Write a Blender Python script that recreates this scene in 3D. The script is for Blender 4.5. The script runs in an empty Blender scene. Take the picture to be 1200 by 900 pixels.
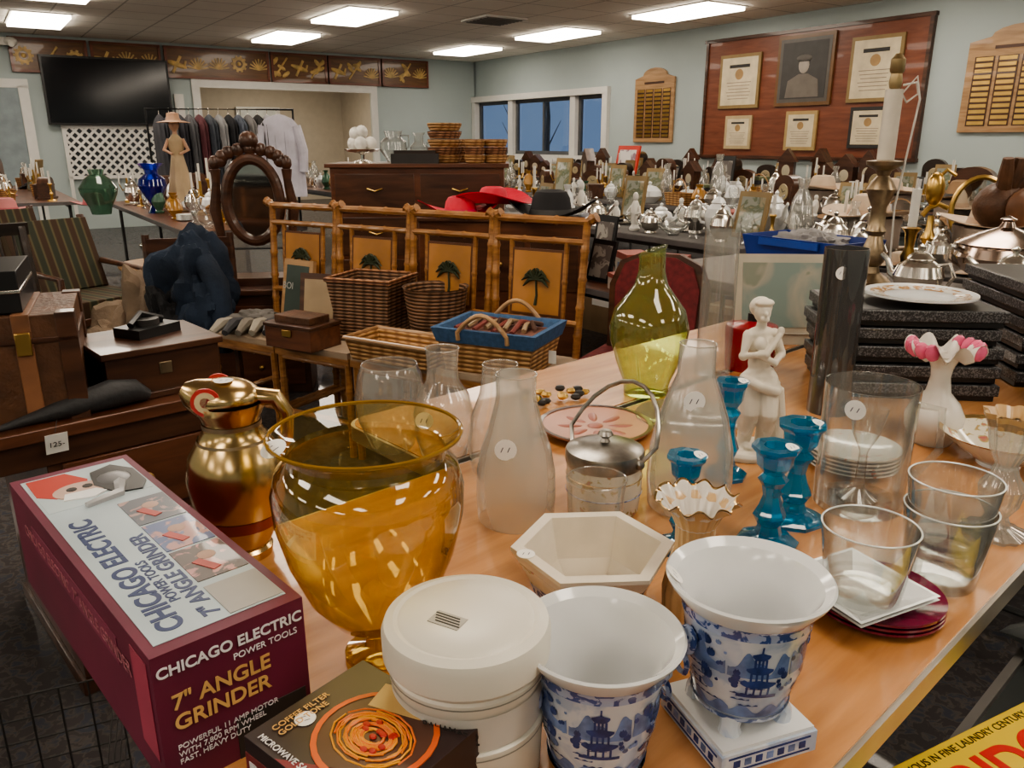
import bpy, math, random
from mathutils import Matrix, Vector, Euler, noise
from math import sin, cos, pi, radians
random.seed(7)
sc=bpy.context.scene
COL=sc.collection
# ------------------------------------------------------------------ materials
def _new(name):
    m=bpy.data.materials.new(name); m.use_nodes=True
    nt=m.node_tree; nt.nodes.clear()
    o=nt.nodes.new('ShaderNodeOutputMaterial'); return m,nt,o
def N(nt,t,**k):
    n=nt.nodes.new(t)
    for a,v in k.items():
        if a in n.inputs.keys(): n.inputs[a].default_value=v
        else: setattr(n,a,v)
    return n
def c4(c): return (c[0],c[1],c[2],1)
def ramp(nt,src,stops):
    r=nt.nodes.new('ShaderNodeValToRGB'); e=r.color_ramp.elements
    while len(e)<len(stops): e.new(0.5)
    for i,(p,c) in enumerate(stops): e[i].position=p; e[i].color=c4(c)
    nt.links.new(src,r.inputs[0]); return r.outputs[0]
def coords(nt,scale=(1,1,1),rot=(0,0,0)):
    tc=nt.nodes.new('ShaderNodeTexCoord'); mp=nt.nodes.new('ShaderNodeMapping')
    mp.inputs['Scale'].default_value=scale; mp.inputs['Rotation'].default_value=rot
    nt.links.new(tc.outputs['Object'],mp.inputs[0]); return mp.outputs[0]
def M(name,c,rough=.5,metal=0.,var=.12,scale=8,bump=0,coat=0,spec=.5,bscale=None):
    m,nt,o=_new(name); p=N(nt,'ShaderNodeBsdfPrincipled')
    p.inputs['Roughness'].default_value=rough; p.inputs['Metallic'].default_value=metal
    p.inputs['Coat Weight'].default_value=coat; p.inputs['Specular IOR Level'].default_value=spec
    co=coords(nt); n=N(nt,'ShaderNodeTexNoise',Scale=scale,Detail=3.); nt.links.new(co,n.inputs['Vector'])
    d=tuple(max(0,x*(1-var)) for x in c); l=tuple(min(1,x*(1+var)) for x in c)
    nt.links.new(ramp(nt,n.outputs['Fac'],[(.3,d),(.7,l)]),p.inputs['Base Color'])
    if bump:
        n2=N(nt,'ShaderNodeTexNoise',Scale=bscale or scale*6,Detail=4.); nt.links.new(co,n2.inputs['Vector'])
        b=N(nt,'ShaderNodeBump',Strength=bump,Distance=.01); nt.links.new(n2.outputs['Fac'],b.inputs['Height']); nt.links.new(b.outputs[0],p.inputs['Normal'])
    nt.links.new(p.outputs[0],o.inputs[0]); return m
def WOOD(name,a,b,rough=.35,scale=(1,8,8),sc=3.,coat=.2,rot=(0,0,0)):
    m,nt,o=_new(name); p=N(nt,'ShaderNodeBsdfPrincipled',Roughness=rough); p.inputs['Coat Weight'].default_value=coat
    co=coords(nt,scale,rot); n=N(nt,'ShaderNodeTexNoise',Scale=sc,Detail=6.,Distortion=.6); nt.links.new(co,n.inputs['Vector'])
    nt.links.new(ramp(nt,n.outputs['Fac'],[(.3,a),(.7,b)]),p.inputs['Base Color'])
    bp=N(nt,'ShaderNodeBump',Strength=.08,Distance=.01); nt.links.new(n.outputs['Fac'],bp.inputs['Height']); nt.links.new(bp.outputs[0],p.inputs['Normal'])
    nt.links.new(p.outputs[0],o.inputs[0]); return m
def GLASS(name,tint,edge,frost=0.,fcol=(.8,.8,.8),rough=.02,refl=.75,base=.07):
    # thin-walled glass: transparent body tinted more strongly at grazing angles, plus surface reflection
    m,nt,o=_new(name)
    lw=N(nt,'ShaderNodeLayerWeight',Blend=.5); col=ramp(nt,lw.outputs['Facing'],[(.35,tint),(.97,edge)])
    t=N(nt,'ShaderNodeBsdfTransparent'); nt.links.new(col,t.inputs[0])
    g=N(nt,'ShaderNodeBsdfGlossy',Roughness=rough); g.inputs[0].default_value=(.95,.95,.95,1)
    pw=N(nt,'ShaderNodeMath'); pw.operation='POWER'; pw.inputs[1].default_value=3.; nt.links.new(lw.outputs['Facing'],pw.inputs[0])
    ma=N(nt,'ShaderNodeMath'); ma.operation='MULTIPLY_ADD'; ma.inputs[1].default_value=refl; ma.inputs[2].default_value=base; nt.links.new(pw.outputs[0],ma.inputs[0])
    mx=N(nt,'ShaderNodeMixShader'); src=t.outputs[0]
    if frost>0:
        d=N(nt,'ShaderNodeBsdfDiffuse'); d.inputs[0].default_value=c4(fcol)
        tr=N(nt,'ShaderNodeBsdfTranslucent'); tr.inputs[0].default_value=c4(fcol)
        a=N(nt,'ShaderNodeMixShader'); a.inputs[0].default_value=.5
        nt.links.new(d.outputs[0],a.inputs[1]); nt.links.new(tr.outputs[0],a.inputs[2])
        f=N(nt,'ShaderNodeMixShader'); f.inputs[0].default_value=frost
        nt.links.new(src,f.inputs[1]); nt.links.new(a.outputs[0],f.inputs[2]); src=f.outputs[0]
    nt.links.new(ma.outputs[0],mx.inputs[0]); nt.links.new(src,mx.inputs[1]); nt.links.new(g.outputs[0],mx.inputs[2])
    nt.links.new(mx.outputs[0],o.inputs[0]); return m
def WEAVE(name,a,b,s=60.):
    m,nt,o=_new(name); p=N(nt,'ShaderNodeBsdfPrincipled',Roughness=.6)
    co=coords(nt)
    w1=N(nt,'ShaderNodeTexWave',Scale=s*.35,Distortion=.5); w1.bands_direction='Z'; nt.links.new(co,w1.inputs[0])
    w2=N(nt,'ShaderNodeTexWave',Scale=s*.22,Distortion=.5); w2.bands_direction='DIAGONAL'
    co2=coords(nt,(1,1,0)); nt.links.new(co2,w2.inputs[0])
    mm=N(nt,'ShaderNodeMath'); mm.operation='MULTIPLY'; nt.links.new(w1.outputs['Fac'],mm.inputs[0]); 
    ad=N(nt,'ShaderNodeMath'); ad.operation='ADD'; ad.inputs[1].default_value=.35; nt.links.new(w2.outputs['Fac'],ad.inputs[0]); nt.links.new(ad.outputs[0],mm.inputs[1])
    nt.links.new(ramp(nt,mm.outputs[0],[(.05,a),(.7,b)]),p.inputs['Base Color'])
    bp=N(nt,'ShaderNodeBump',Strength=.6,Distance=.006); nt.links.new(mm.outputs[0],bp.inputs['Height']); nt.links.new(bp.outputs[0],p.inputs['Normal'])
    nt.links.new(p.outputs[0],o.inputs[0]); return m
def PATTERN(name,bg,fg,scale=25.,th=.52,rough=.12,detail=3.,fg2=None,soft=.02):
    m,nt,o=_new(name); p=N(nt,'ShaderNodeBsdfPrincipled',Roughness=rough); p.inputs['Coat Weight'].default_value=.4
    co=coords(nt); n=N(nt,'ShaderNodeTexNoise',Scale=scale,Detail=detail,Distortion=.8); nt.links.new(co,n.inputs['Vector'])
    st=[(th-soft,bg),(th+soft,fg)]
    if fg2: st.append((th+.12,fg2))
    nt.links.new(ramp(nt,n.outputs['Fac'],st),p.inputs['Base Color'])
    nt.links.new(p.outputs[0],o.inputs[0]); return m
def EMIT(name,c,s):
    m,nt,o=_new(name); e=N(nt,'ShaderNodeEmission',Strength=s); e.inputs[0].default_value=c4(c); nt.links.new(e.outputs[0],o.inputs[0]); return m
_cc={}
def P(c,rough=.5,metal=0.,**k):
    key=(c,rough,metal)
    if key not in _cc: _cc[key]=M('paint_%d'%len(_cc),c,rough,metal,**k)
    return _cc[key]
WHITE=P((.72,.70,.65),.35); PAPER=P((.84,.82,.78),.6,var=.02); BLACK=P((.012,.012,.013),.35); DK=P((.03,.028,.027),.5); INK=P((.08,.08,.12),.6)
SILVER=M('silver',(.70,.67,.62),.2,1.); BRASS=M('brass',(.60,.39,.13),.28,1.); DBRASS=M('aged_brass',(.30,.23,.15),.35,.9,var=.4,scale=20)
PORC=M('white_porcelain',(.70,.71,.71),.14,coat=.4,var=.03); IVORY=M('ivory_plaster',(.66,.60,.50),.4,var=.08,scale=20)
CREAM=M('cream_plastic',(.64,.61,.53),.35,var=.05)
DWOOD=WOOD('dark_walnut',(.04,.016,.009),(.11,.046,.024)); MWOOD=WOOD('mahogany',(.075,.026,.013),(.17,.064,.03)); RWOOD=WOOD('red_board_wood',(.14,.04,.02),(.22,.072,.036),rough=.4)
BLKW=WOOD('ebonized_wood',(.012,.008,.006),(.04,.022,.014)); LWOOD=WOOD('oak',(.30,.17,.08),(.50,.31,.16))
TABW=WOOD('table_laminate',(.37,.165,.06),(.54,.265,.105),rough=.27,scale=(1.2,9,1),sc=3.5,coat=.35)
ALU=M('aluminium_trim',(.52,.48,.43),.35,.9); BAMBOO=WOOD('bamboo',(.19,.078,.022),(.40,.19,.065),rough=.35,scale=(1,1,5),sc=12)
BURNT=P((.10,.035,.012),.4); GOLD=M('gold_plate',(.60,.43,.21),.22,1.,var=.18); 
AMBER=GLASS('amber_glass',(.90,.78,.38),(.42,.27,.06),.07,(.50,.38,.11)); CLEAR=GLASS('clear_glass',(.96,.97,.96),(.42,.44,.43),.05,(.8,.82,.82)); 
SOFTG=GLASS('lightly_frosted_glass',(.93,.93,.92),(.5,.5,.48),.16,(.72,.72,.68),.1)
FROST=GLASS('frosted_glass',(.90,.90,.88),(.6,.6,.58),.36,(.66,.65,.60),.15); GREENG=GLASS('olive_glass',(.80,.88,.48),(.30,.42,.12),.14,(.45,.55,.20))
BLUEG=GLASS('turquoise_glass',(.15,.60,.82),(.01,.20,.36),.42,(.015,.34,.56)); SMOKE=GLASS('smoked_glass',(.42,.41,.4),(.16,.16,.16),.32,(.24,.24,.24))
COBALT=GLASS('cobalt_glass',(.03,.06,.5),(.005,.01,.15),.4,(.01,.02,.4)); LGREEN=GLASS('green_glass',(.35,.5,.4),(.08,.22,.15),.35,(.12,.22,.16))
PANE=GLASS('window_pane',(.92,.94,.97),(.7,.75,.8),refl=.3,base=.03)
BWD=PATTERN('blue_band',(.04,.08,.26),(.35,.42,.6),90.,.5); GLZ=PATTERN('bluish_white_glaze',(.60,.64,.70),(.38,.46,.61),28.,.52,.12,3.,None,.07)
BL1=M('cobalt_wash',(.15,.22,.42),.12,var=.4,scale=60); BL2=M('cobalt_stroke',(.03,.055,.19),.12,var=.4,scale=80)
FLOR=PATTERN('floral_porcelain',(.66,.61,.50),(.40,.34,.14),55.,.60,fg2=(.45,.14,.14)); 
WICKD=WEAVE('dark_wicker',(.05,.025,.012),(.26,.14,.075)); WICKR=WEAVE('red_wicker',(.08,.03,.015),(.36,.17,.08)); WICKL=WEAVE('light_wicker',(.20,.09,.03),(.50,.29,.12),50.)
LEATH=M('brown_leather',(.10,.045,.022),.45,var=.5,scale=14,bump=.3); LEATHL=M('tan_leather',(.22,.10,.05),.4,var=.4,bump=.2)
GRAN=PATTERN('speckled_card',(.022,.022,.024),(.12,.12,.125),260.,.55,.6,1.)
# ------------------------------------------------------------------ mesh builder
class B:
    def __init__(s): s.v=[];s.f=[];s.mi=[];s.mats=[]
    def mat(s,m):
        if m not in s.mats: s.mats.append(m)
        return s.mats.index(m)
    def add(s,vs,fs,m,X=None):
        k=len(s.v); i=s.mat(m)
        for v in vs:
            v=Vector(v); s.v.append(X@v if X else v)
        for f in fs: s.f.append([a+k for a in f]); s.mi.append(i)
        return s
    def X(s,c,rot,scl=None):
        x=Matrix.Translation(c)@Euler(rot).to_matrix().to_4x4()
        if scl: x=x@Matrix.Diagonal((*scl,1))
        return x
    def box(s,c,sz,m,rot=(0,0,0),top=None):
        a,b,h=[x/2 for x in sz]; t=top or (1,1)
        vs=[(-a,-b,-h),(a,-b,-h),(a,b,-h),(-a,b,-h),(-a*t[0],-b*t[1],h),(a*t[0],-b*t[1],h),(a*t[0],b*t[1],h),(-a*t[0],b*t[1],h)]
        return s.add(vs,[(0,3,2,1),(4,5,6,7),(0,1,5,4),(1,2,6,5),(2,3,7,6),(3,0,4,7)],m,s.X(c,rot))
    def lathe(s,pr,m,c=(0,0,0),seg=32,rot=(0,0,0),scl=None,fn=None):
        vs=[];rows=[]
        for (r,z) in pr:
            if r<1e-6: rows.append([len(vs)]); vs.append((0,0,z)); continue
            row=[]
            for j in range(seg):
                t=2*pi*j/seg; rr,zz=(r,z) if fn is None else fn(r,z,t)
                row.append(len(vs)); vs.append((rr*cos(t),rr*sin(t),zz))
            rows.append(row)
        fs=[]
        for a,b in zip(rows,rows[1:]):
            if len(a)==1 and len(b)==1: continue
            for j in range(seg):
                k=(j+1)%seg
                if len(a)==1: fs.append((a[0],b[k],b[j]))
                elif len(b)==1: fs.append((a[j],a[k],b[0]))
                else: fs.append((a[j],a[k],b[k],b[j]))
        return s.add(vs,fs,m,s.X(c,rot,scl))
    def cyl(s,c,r,h,m,seg=24,rot=(0,0,0),r2=None):
        r2=r if r2 is None else r2
        return s.lathe([(0,0),(r,0),(r2,h),(0,h)],m,c,seg,rot)
    def sph(s,c,r,m,seg=16,rot=(0,0,0)):
        if not hasattr(r,'__len__'): r=(r,r,r)
        n=seg//2
        return s.lathe([(sin(pi*i/n) if 0<i<n else 0,-cos(pi*i/n)) for i in range(n+1)],m,c,seg,rot,r)
    def blob(s,c,r,m,amp=.25,fr=2.2,seed=0,seg=48,flat=True):
        k=len(s.v); s.sph((0,0,0),1,m,seg)
        for i in range(k,len(s.v)):
            v=s.v[i]; q=v*fr+Vector((seed*3.1,seed*1.7,seed*.3)); d=1+amp*.7*noise.noise(q)+amp*.35*noise.noise(q*2.3+Vector((5,0,0)))+amp*.18*abs(noise.noise(Vector((q.x*4,q.y*4,q.z*1.2))))
            v=v*d
            s.v[i]=Vector((c[0]+v.x*r[0],c[1]+v.y*r[1],c[2]+(max(v.z,-.35) if flat else v.z)*r[2]))
        return s
    def strip(s,rad,th0,x0,x1,lo,hi,m,n=12,off=.0005):
        # painted motif wrapped on a surface of revolution: rad(z), centred on angle th0
        vs=[]
        for i in range(n+1):
            x=x0+(x1-x0)*i/n
            for z in (lo(x),hi(x)):
                r=rad(z)+off; t=th0+x/r; vs.append((r*cos(t),r*sin(t),z))
        return s.add(vs,[(2*i,2*i+2,2*i+3,2*i+1) for i in range(n)],m)
    def tube(s,pts,rad,m,seg=8,closed=False):
        pts=[Vector(p) for p in pts]; n=len(pts)
        rads=rad if hasattr(rad,'__len__') else [rad]*n
        vs=[];up=None
        for i,p in enumerate(pts):
            a=pts[(i-1)%n] if (closed or i>0) else p; b=pts[(i+1)%n] if (closed or i<n-1) else p
            t=(b-a).normalized()
            if up is None:
                up=Vector((0,0,1)) if abs(t.z)<.9 else Vector((1,0,0))
            x=(up-t*up.dot(t)).normalized(); y=t.cross(x); up=x
            for j in range(seg):
                q=2*pi*j/seg; vs.append(p+(x*cos(q)+y*sin(q))*rads[i])
        fs=[]
        for i in range(n if closed else n-1):
            for j in range(seg):
                k=(j+1)%seg; i2=(i+1)%n
                fs.append((i*seg+j,i*seg+k,i2*seg+k,i2*seg+j))
        if not closed: fs.append(tuple(range(seg-1,-1,-1))); fs.append(tuple((n-1)*seg+j for j in range(seg)))
        return s.add(vs,fs,m)
    def prism(s,pts,z0,z1,m,ms=None,c=(0,0,0),rot=(0,0,0)):
        n=len(pts); vs=[(x,y,z0) for x,y in pts]+[(x,y,z1) for x,y in pts]; X=s.X(c,rot)
        s.add(vs,[tuple(range(n-1,-1,-1)),tuple(range(n,2*n))],m,X)
        return s.add(vs,[(i,(i+1)%n,n+(i+1)%n,n+i) for i in range(n)],ms or m,X)
    def disc(s,c,r,nrm,m,th=.0006,mark=True):
        n=Vector(nrm).normalized(); q=n.to_track_quat('Z','Y').to_euler()
        s.lathe([(0,0),(r,0),(r,th),(0,th)],m,c,20,tuple(q))
        if mark:
            c2=Vector(c)+n*(th+.0001)
            X=s.X(tuple(c2),tuple(q))
            for k in (-1,1): s.add([(k*r*.3-r*.18,-r*.22,0),(k*r*.3-r*.08,-r*.22,0),(k*r*.3+r*.12,r*.25,0),(k*r*.3+r*.02,r*.25,0)],[(0,1,2,3)],INK,X)
        return s
    def tray(s,c,bot,top,h,w,m,mi=None,rim=None):
        def ring(sx,sy,z): return [(-sx,-sy,z),(sx,-sy,z),(sx,sy,z),(-sx,sy,z)]
        a=(bot[0]/2,bot[1]/2);b=(top[0]/2,top[1]/2)
        R=[ring(*a,0),ring(*b,h),ring(b[0]-w,b[1]-w,h),ring(a[0]-w,a[1]-w,w)]
        X=Matrix.Translation(c)
        for k in range(3):
            mm=m if k==0 else ((rim or m) if k==1 else (mi or m))
            s.add(R[k]+R[k+1],[(i,(i+1)%4,4+(i+1)%4,4+i) for i in range(4)],mm,X)
        s.add(R[0],[(3,2,1,0)],m,X); s.add(R[3],[(0,1,2,3)],mi or m,X); return s
    def done(s,name,loc=(0,0,0),rz=0,bevel=0,scale=1,sharp=35,parent=None):
        me=bpy.data.meshes.new(name); me.from_pydata([tuple(v) for v in s.v],[],s.f)
        for m in s.mats: me.materials.append(m)
        for p,i in zip(me.polygons,s.mi): p.material_index=i; p.use_smooth=True
        me.update(); me.set_sharp_from_angle(angle=radians(sharp))
        o=bpy.data.objects.new(name,me); COL.objects.link(o); o.location=loc; o.rotation_euler=(0,0,rz)
        if hasattr(scale,'__len__'): o.scale=scale
        elif scale!=1: o.scale=(scale,)*3
        if bevel:
            b=o.modifiers.new('bevel','BEVEL'); b.width=bevel; b.segments=2; b.limit_method='ANGLE'; b.angle_limit=radians(40)
        if parent: o.parent=parent
        return o
def text(parent,name,body,loc,size,m,rot=(0,0,0),align='LEFT',ext=.0003,sx=1.,bold=0):
    c=bpy.data.curves.new(name,'FONT'); c.body=body; c.size=size; c.extrude=ext; c.align_x=align; c.offset=bold
    c.materials.append(m); o=bpy.data.objects.new(name,c); COL.objects.link(o); o.parent=parent; o.location=loc; o.rotation_euler=rot; o.scale=(sx,1,1); return o
def R2(u,v): return (-.73-.828*u+.56*v, 16.3-.56*u-.828*v)
AV=math.atan2(-.828,.56); AU=AV+pi/2
TA=math.atan2(.676,.737)
C0=(-.025,.293)
def T2(d,n): return (C0[0]+.737*d-.676*n, C0[1]+.676*d+.737*n)
# ------------------------------------------------------------------ room
CZ=2.74
WALL=M('wall_paint_blue_grey',(.41,.475,.475),.75,var=.03,scale=1.5); BEIGE=M('beige_paint',(.52,.46,.38),.8,var=.04)
TRIM=M('white_trim_paint',(.68,.67,.64),.45,var=.03)
m,nt,o=_new('ceiling_tiles'); p=N(nt,'ShaderNodeBsdfPrincipled',Roughness=.9)
br=N(nt,'ShaderNodeTexBrick',Scale=1.); br.offset=0; br.inputs['Color1'].default_value=c4((.93,.88,.80)); br.inputs['Color2'].default_value=c4((.90,.85,.77)); br.inputs['Mortar'].default_value=c4((.56,.52,.47))
br.inputs['Mortar Size'].default_value=.012; br.inputs['Brick Width'].default_value=.61; br.inputs['Row Height'].default_value=.61; br.inputs['Mortar Smooth'].default_value=.2
nt.links.new(coords(nt),br.inputs[0]); nt.links.new(br.outputs[0],p.inputs['Base Color']); nt.links.new(p.outputs[0],o.inputs[0]); CEIL=m
K3=(-.73,16.3,0)
B().box((7,-7.5,-.05),(23.4,15.6,.1),PATTERN('floor_carpet',(.035,.03,.03),(.075,.062,.055),30.,.5,.95,4.,(.03,.035,.05))).done('floor',K3,AV)
B().box((7,-7.5,CZ+.05),(23.4,15.6,.1),CEIL).done('ceiling',K3,AV)
b=B(); wv0,wv1,wz0,wz1=.07,3.95,1.02,2.05
b.box((9.25+wv1/2-.0,.075,CZ/2),(18.5-wv1,.15,CZ),WALL); b.box(((wv1)/2,.075,wz0/2),(wv1,.15,wz0),WALL); b.box((wv1/2,.075,(CZ+wz1)/2),(wv1,.15,CZ-wz1),WALL); b.box((wv0/2-.08,.075,CZ/2),(wv0+.16,.15,CZ),WALL)
b.done('wall_right',K3,AV)
b=B(); ou0,ou1,oz=2.12,5.18,2.12
b.box((-ou0/2,.075,CZ/2),(ou0,.149,CZ),WALL); b.box((-(ou1+15)/2,.075,CZ/2),(15-ou1,.149,CZ),WALL); b.box((-(ou0+ou1)/2,.075,(oz+CZ)/2),(ou1-ou0,.149,CZ-oz),WALL)
b.done('wall_back',K3,AU)
B().box((9.25,-15.075,CZ/2),(18.5,.15,CZ),WALL).done('wall_left',K3,AV)
B().box((18.575,-7.5,CZ/2),(.15,15,CZ),WALL).done('wall_front',K3,AV)
b=B(); b.box((-4.35,-7.5,CZ/2),(.1,15,CZ),BEIGE); b.done('wall_back_room',K3,AV)
B().box((-2.2,-.9,CZ/2),(4.2,.1,CZ),BEIGE).done('wall_back_room_side',K3,AV)
B().box((-2.2,-9.,CZ/2),(4.2,.1,CZ),BEIGE).done('wall_back_room_end',K3,AV)
b=B()
for x in (-ou0,-ou1): b.box((x,-.02,oz/2),(.12,.04,oz),TRIM)
b.box((-(ou0+ou1)/2,-.02,oz+.05),(ou1-ou0+.12,.04,.12),TRIM); b.done('trim_1',K3,AU)
b=B()
for x in (-7.55,-8.6): b.box((x,-.02,1.03),(.13,.04,2.06),TRIM)
b.box((-8.08,-.02,2.08),(1.2,.04,.12),TRIM); b.box((-8.08,-.015,1.02),(.92,.03,2.02),P((.25,.3,.32),.6)); b.done('door_1',K3,AU)
b=B(); b.box((-5.45,-.02,1.0),(.14,.04,2.0),TRIM); b.done('trim_2',K3,AU)
b=B(); b.box((-2.9,4.24,1.0),(.95,.05,2.0),TRIM); b.box((-2.9,4.20,1.0),(.8,.06,1.9),P((.6,.62,.6),.5)); b.done('door_2',K3,AU)
b=B(); FR=TRIM; DF=P((.10,.105,.11),.4)
W=wv1-wv0; H=wz1-wz0; cx=(wv0+wv1)/2
for x in (wv0,wv1): b.box((x,-.02,(wz0+wz1)/2),(.12,.1,H+.1),FR)
for z in (wz0,wz1): b.box((cx,-.02,z),(W+.14,.12,.1),FR)
b.box((cx,-.05,wz0-.05),(W+.25,.16,.04),FR)
for x in (1.3,3.12): b.box((x,.0,(wz0+wz1)/2),(.14,.08,H),FR)
for a,c in ((wv0+.06,1.23),(1.37,3.05),(3.19,wv1-.06)):
    for x in (a+.03,c-.03): b.box((x,.06,(wz0+wz1)/2),(.06,.05,H-.1),DF)
    for z in (wz0+.08,wz1-.08): b.box(((a+c)/2,.06,z),(c-a,.05,.06),DF)
    b.box(((a+c)/2,.06,(wz0+wz1)/2),(c-a,.008,H-.1),PANE)
b.box((2.2,.07,(wz0+wz1)/2),(.05,.04,H-.1),DF)
b.done('window_1',K3,AV)
b=B(); b.box((2,8,-.3),(30,15,.1),P((.10,.12,.14),.9)); b.done('ground_outside',K3,AV)
b=B(); BK=P((.05,.055,.07),.9)
for i in range(16):
    x=-9+i*1.4+random.random(); y=6+random.random()*6
    b.tube([(x,y,-.2),(x+.1,y,2),(x+random.uniform(-.4,.4),y,4.5)],[.09,.06,.03],BK,6)
    for k in range(5):
        z=1+k*.6; b.tube([(x,y,z),(x+random.uniform(-1,1),y+random.uniform(-.4,.4),z+.9)],[.03,.008],BK,5)
for i in range(12): b.blob((-9+i*2,13,.6),(1.6,.6,random.uniform(1.,1.8)),P((.07,.09,.12),.9),.5,2.,i,16)
b.done('bare_trees',K3,AV)
PANEL=EMIT('fluorescent_diffuser',(1.,.88,.73),12.)
first=None
for u in (1.25,4.3,7.4,10.45,13.4):
    for v in (1.83,4.27,6.75,9.15,11.6,14.05,16.5):
        x,y=R2(u,v)
        if first is None:
            b=B(); b.box((0,0,.0),(.60,1.19,.05),PANEL); 
            for sx in (-.31,.31): b.box((sx,0,.019),(.02,1.25,.012),TRIM)
            for sy in (-.605,.605): b.box((0,sy,.019),(.64,.02,.012),TRIM)
            first=b.done('ceiling_light_panel',(x,y,CZ-.026),AV+pi/2)
        else:
            q=first.copy(); COL.objects.link(q); q.location=(x,y,CZ-.026)
b=B(); b.box((0,0,0),(.6,.6,.02),TRIM)
for i in range(7): b.box((-.24+i*.08,0,-.012),(.03,.5,.02),P((.2,.19,.18),.6))
x,y=R2(2.7,4.9); b.done('ceiling_vent',(x,y,CZ-.01),AV)
x,y=R2(3,-2); 
l=bpy.data.lights.new('back_room_lamp','AREA'); l.energy=75; l.size=1.2; l.color=(1,.88,.70); lo=bpy.data.objects.new('back_room_lamp',l); COL.objects.link(lo); lo.location=(x,y,CZ-.03)
w=bpy.data.worlds.new('dusk'); sc.world=w; w.use_nodes=True; w.node_tree.nodes['Background'].inputs[0].default_value=(.19,.28,.44,1); w.node_tree.nodes['Background'].inputs[1].default_value=.8
# ------------------------------------------------------------------ right wall hangings (local x=v, -y into room)
def wallobj(b,name,v,bevel=0): return b.done(name,(*R2(0,v),0),AV,bevel)
bd=B(); bd.box((1.5,-.02,1.82),(3.06,.04,1.44),RWOOD)
for z in (1.10,2.54): bd.box((1.5,-.03,z),(3.1,.06,.04),DWOOD)
for x in (0,3.02): bd.box((x,-.03,1.82),(.04,.06,1.46),DWOOD)
wallobj(bd,'wall_display_board',6.0)
def cert(v0,v1,z0,z1,frame,name='framed_certificate',kind=0):
    b=B(); w=v1-v0; h=z1-z0; y=-.055
    b.box((0,y,0),(w,.025,h),frame); b.box((0,y-.013,0),(w-.08,.004,h-.08),P((.60,.52,.37),.5) if kind!=1 else P((.10,.09,.08),.4))
    if kind==0:
        b.box((0,y-.016,h*.28),(w*.5,.002,h*.06),DK); b.lathe([(0,0),(w*.1,0),(w*.1,.002),(0,.002)],P((.35,.22,.1),.5),(0,y-.015,h*.13),16,(pi/2,0,0))
        for i in range(6): b.box((0,y-.016,-.02*h-i*h*.06),(w*(.6-.05*(i%3)),.002,h*.012),P((.25,.2,.16),.6))
    elif kind==1:
        G=P((.36,.32,.28),.5); b.box((0,y-.016,0),(w-.16,.002,h-.16),P((.05,.047,.045),.5))
        b.prism([(-w*.3,-h*.38),(w*.3,-h*.38),(w*.27,-h*.14),(w*.08,-h*.05),(-w*.08,-h*.05),(-w*.27,-h*.14)],0,.003,P((.16,.14,.12),.6),None,(0,y-.017,0),(pi/2,0,0))
        b.sph((0,y-.018,h*.07),(w*.095,.008,h*.115),G); b.sph((0,y-.02,h*.17),(w*.14,.008,h*.05),P((.12,.11,.1),.6)); b.box((0,y-.022,h*.13),(w*.2,.006,h*.02),DK)
    x,yy=R2(0,(v0+v1)/2); return b.done(name,(x,yy,(z0+z1)/2),AV)
GF=P((.25,.17,.07),.4); 
cert(6.25,6.9,1.70,2.35,GF); cert(7.15,7.93,1.70,2.49,P((.16,.08,.03),.35),'framed_portrait',1); cert(8.14,8.76,1.71,2.39,GF)
cert(6.4,6.83,1.20,1.61,P((.45,.35,.2),.4)); cert(7.35,7.79,1.19,1.64,P((.4,.28,.12),.4)); cert(8.22,8.68,1.22,1.66,DK)
def plaque(v,z0,z1,w):
    b=B(); h=z1-z0
    pts=[(-w/2,0),(w/2,0),(w/2,h*.86)]+[(w*.3*cos(t)+0,h*.9+h*.1*sin(t)) for t in [pi*i/8 for i in range(9)]]+[(-w/2,h*.86)]
    b.prism(pts,0,.03,LWOOD,None,(0,-.005,z0),(pi/2,0,0))
    for i in range(4):
        b.box((-w*.33+i*w*.22,-.037,z0+h*.39),(w*.19,.003,h*.66),DWOOD)
        for j in range(12): b.box((-w*.33+i*w*.22,-.04,z0+h*.09+j*h*.055),(w*.16,.003,h*.034),BRASS)
    b.box((0,-.038,z0+h*.8),(w*.5,.003,h*.03),DWOOD)
    wallobj(b,'name_plate_plaque',v)
plaque(5.0,1.28,2.30,.8); plaque(9.93,1.38,2.36,1.0)
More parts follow.
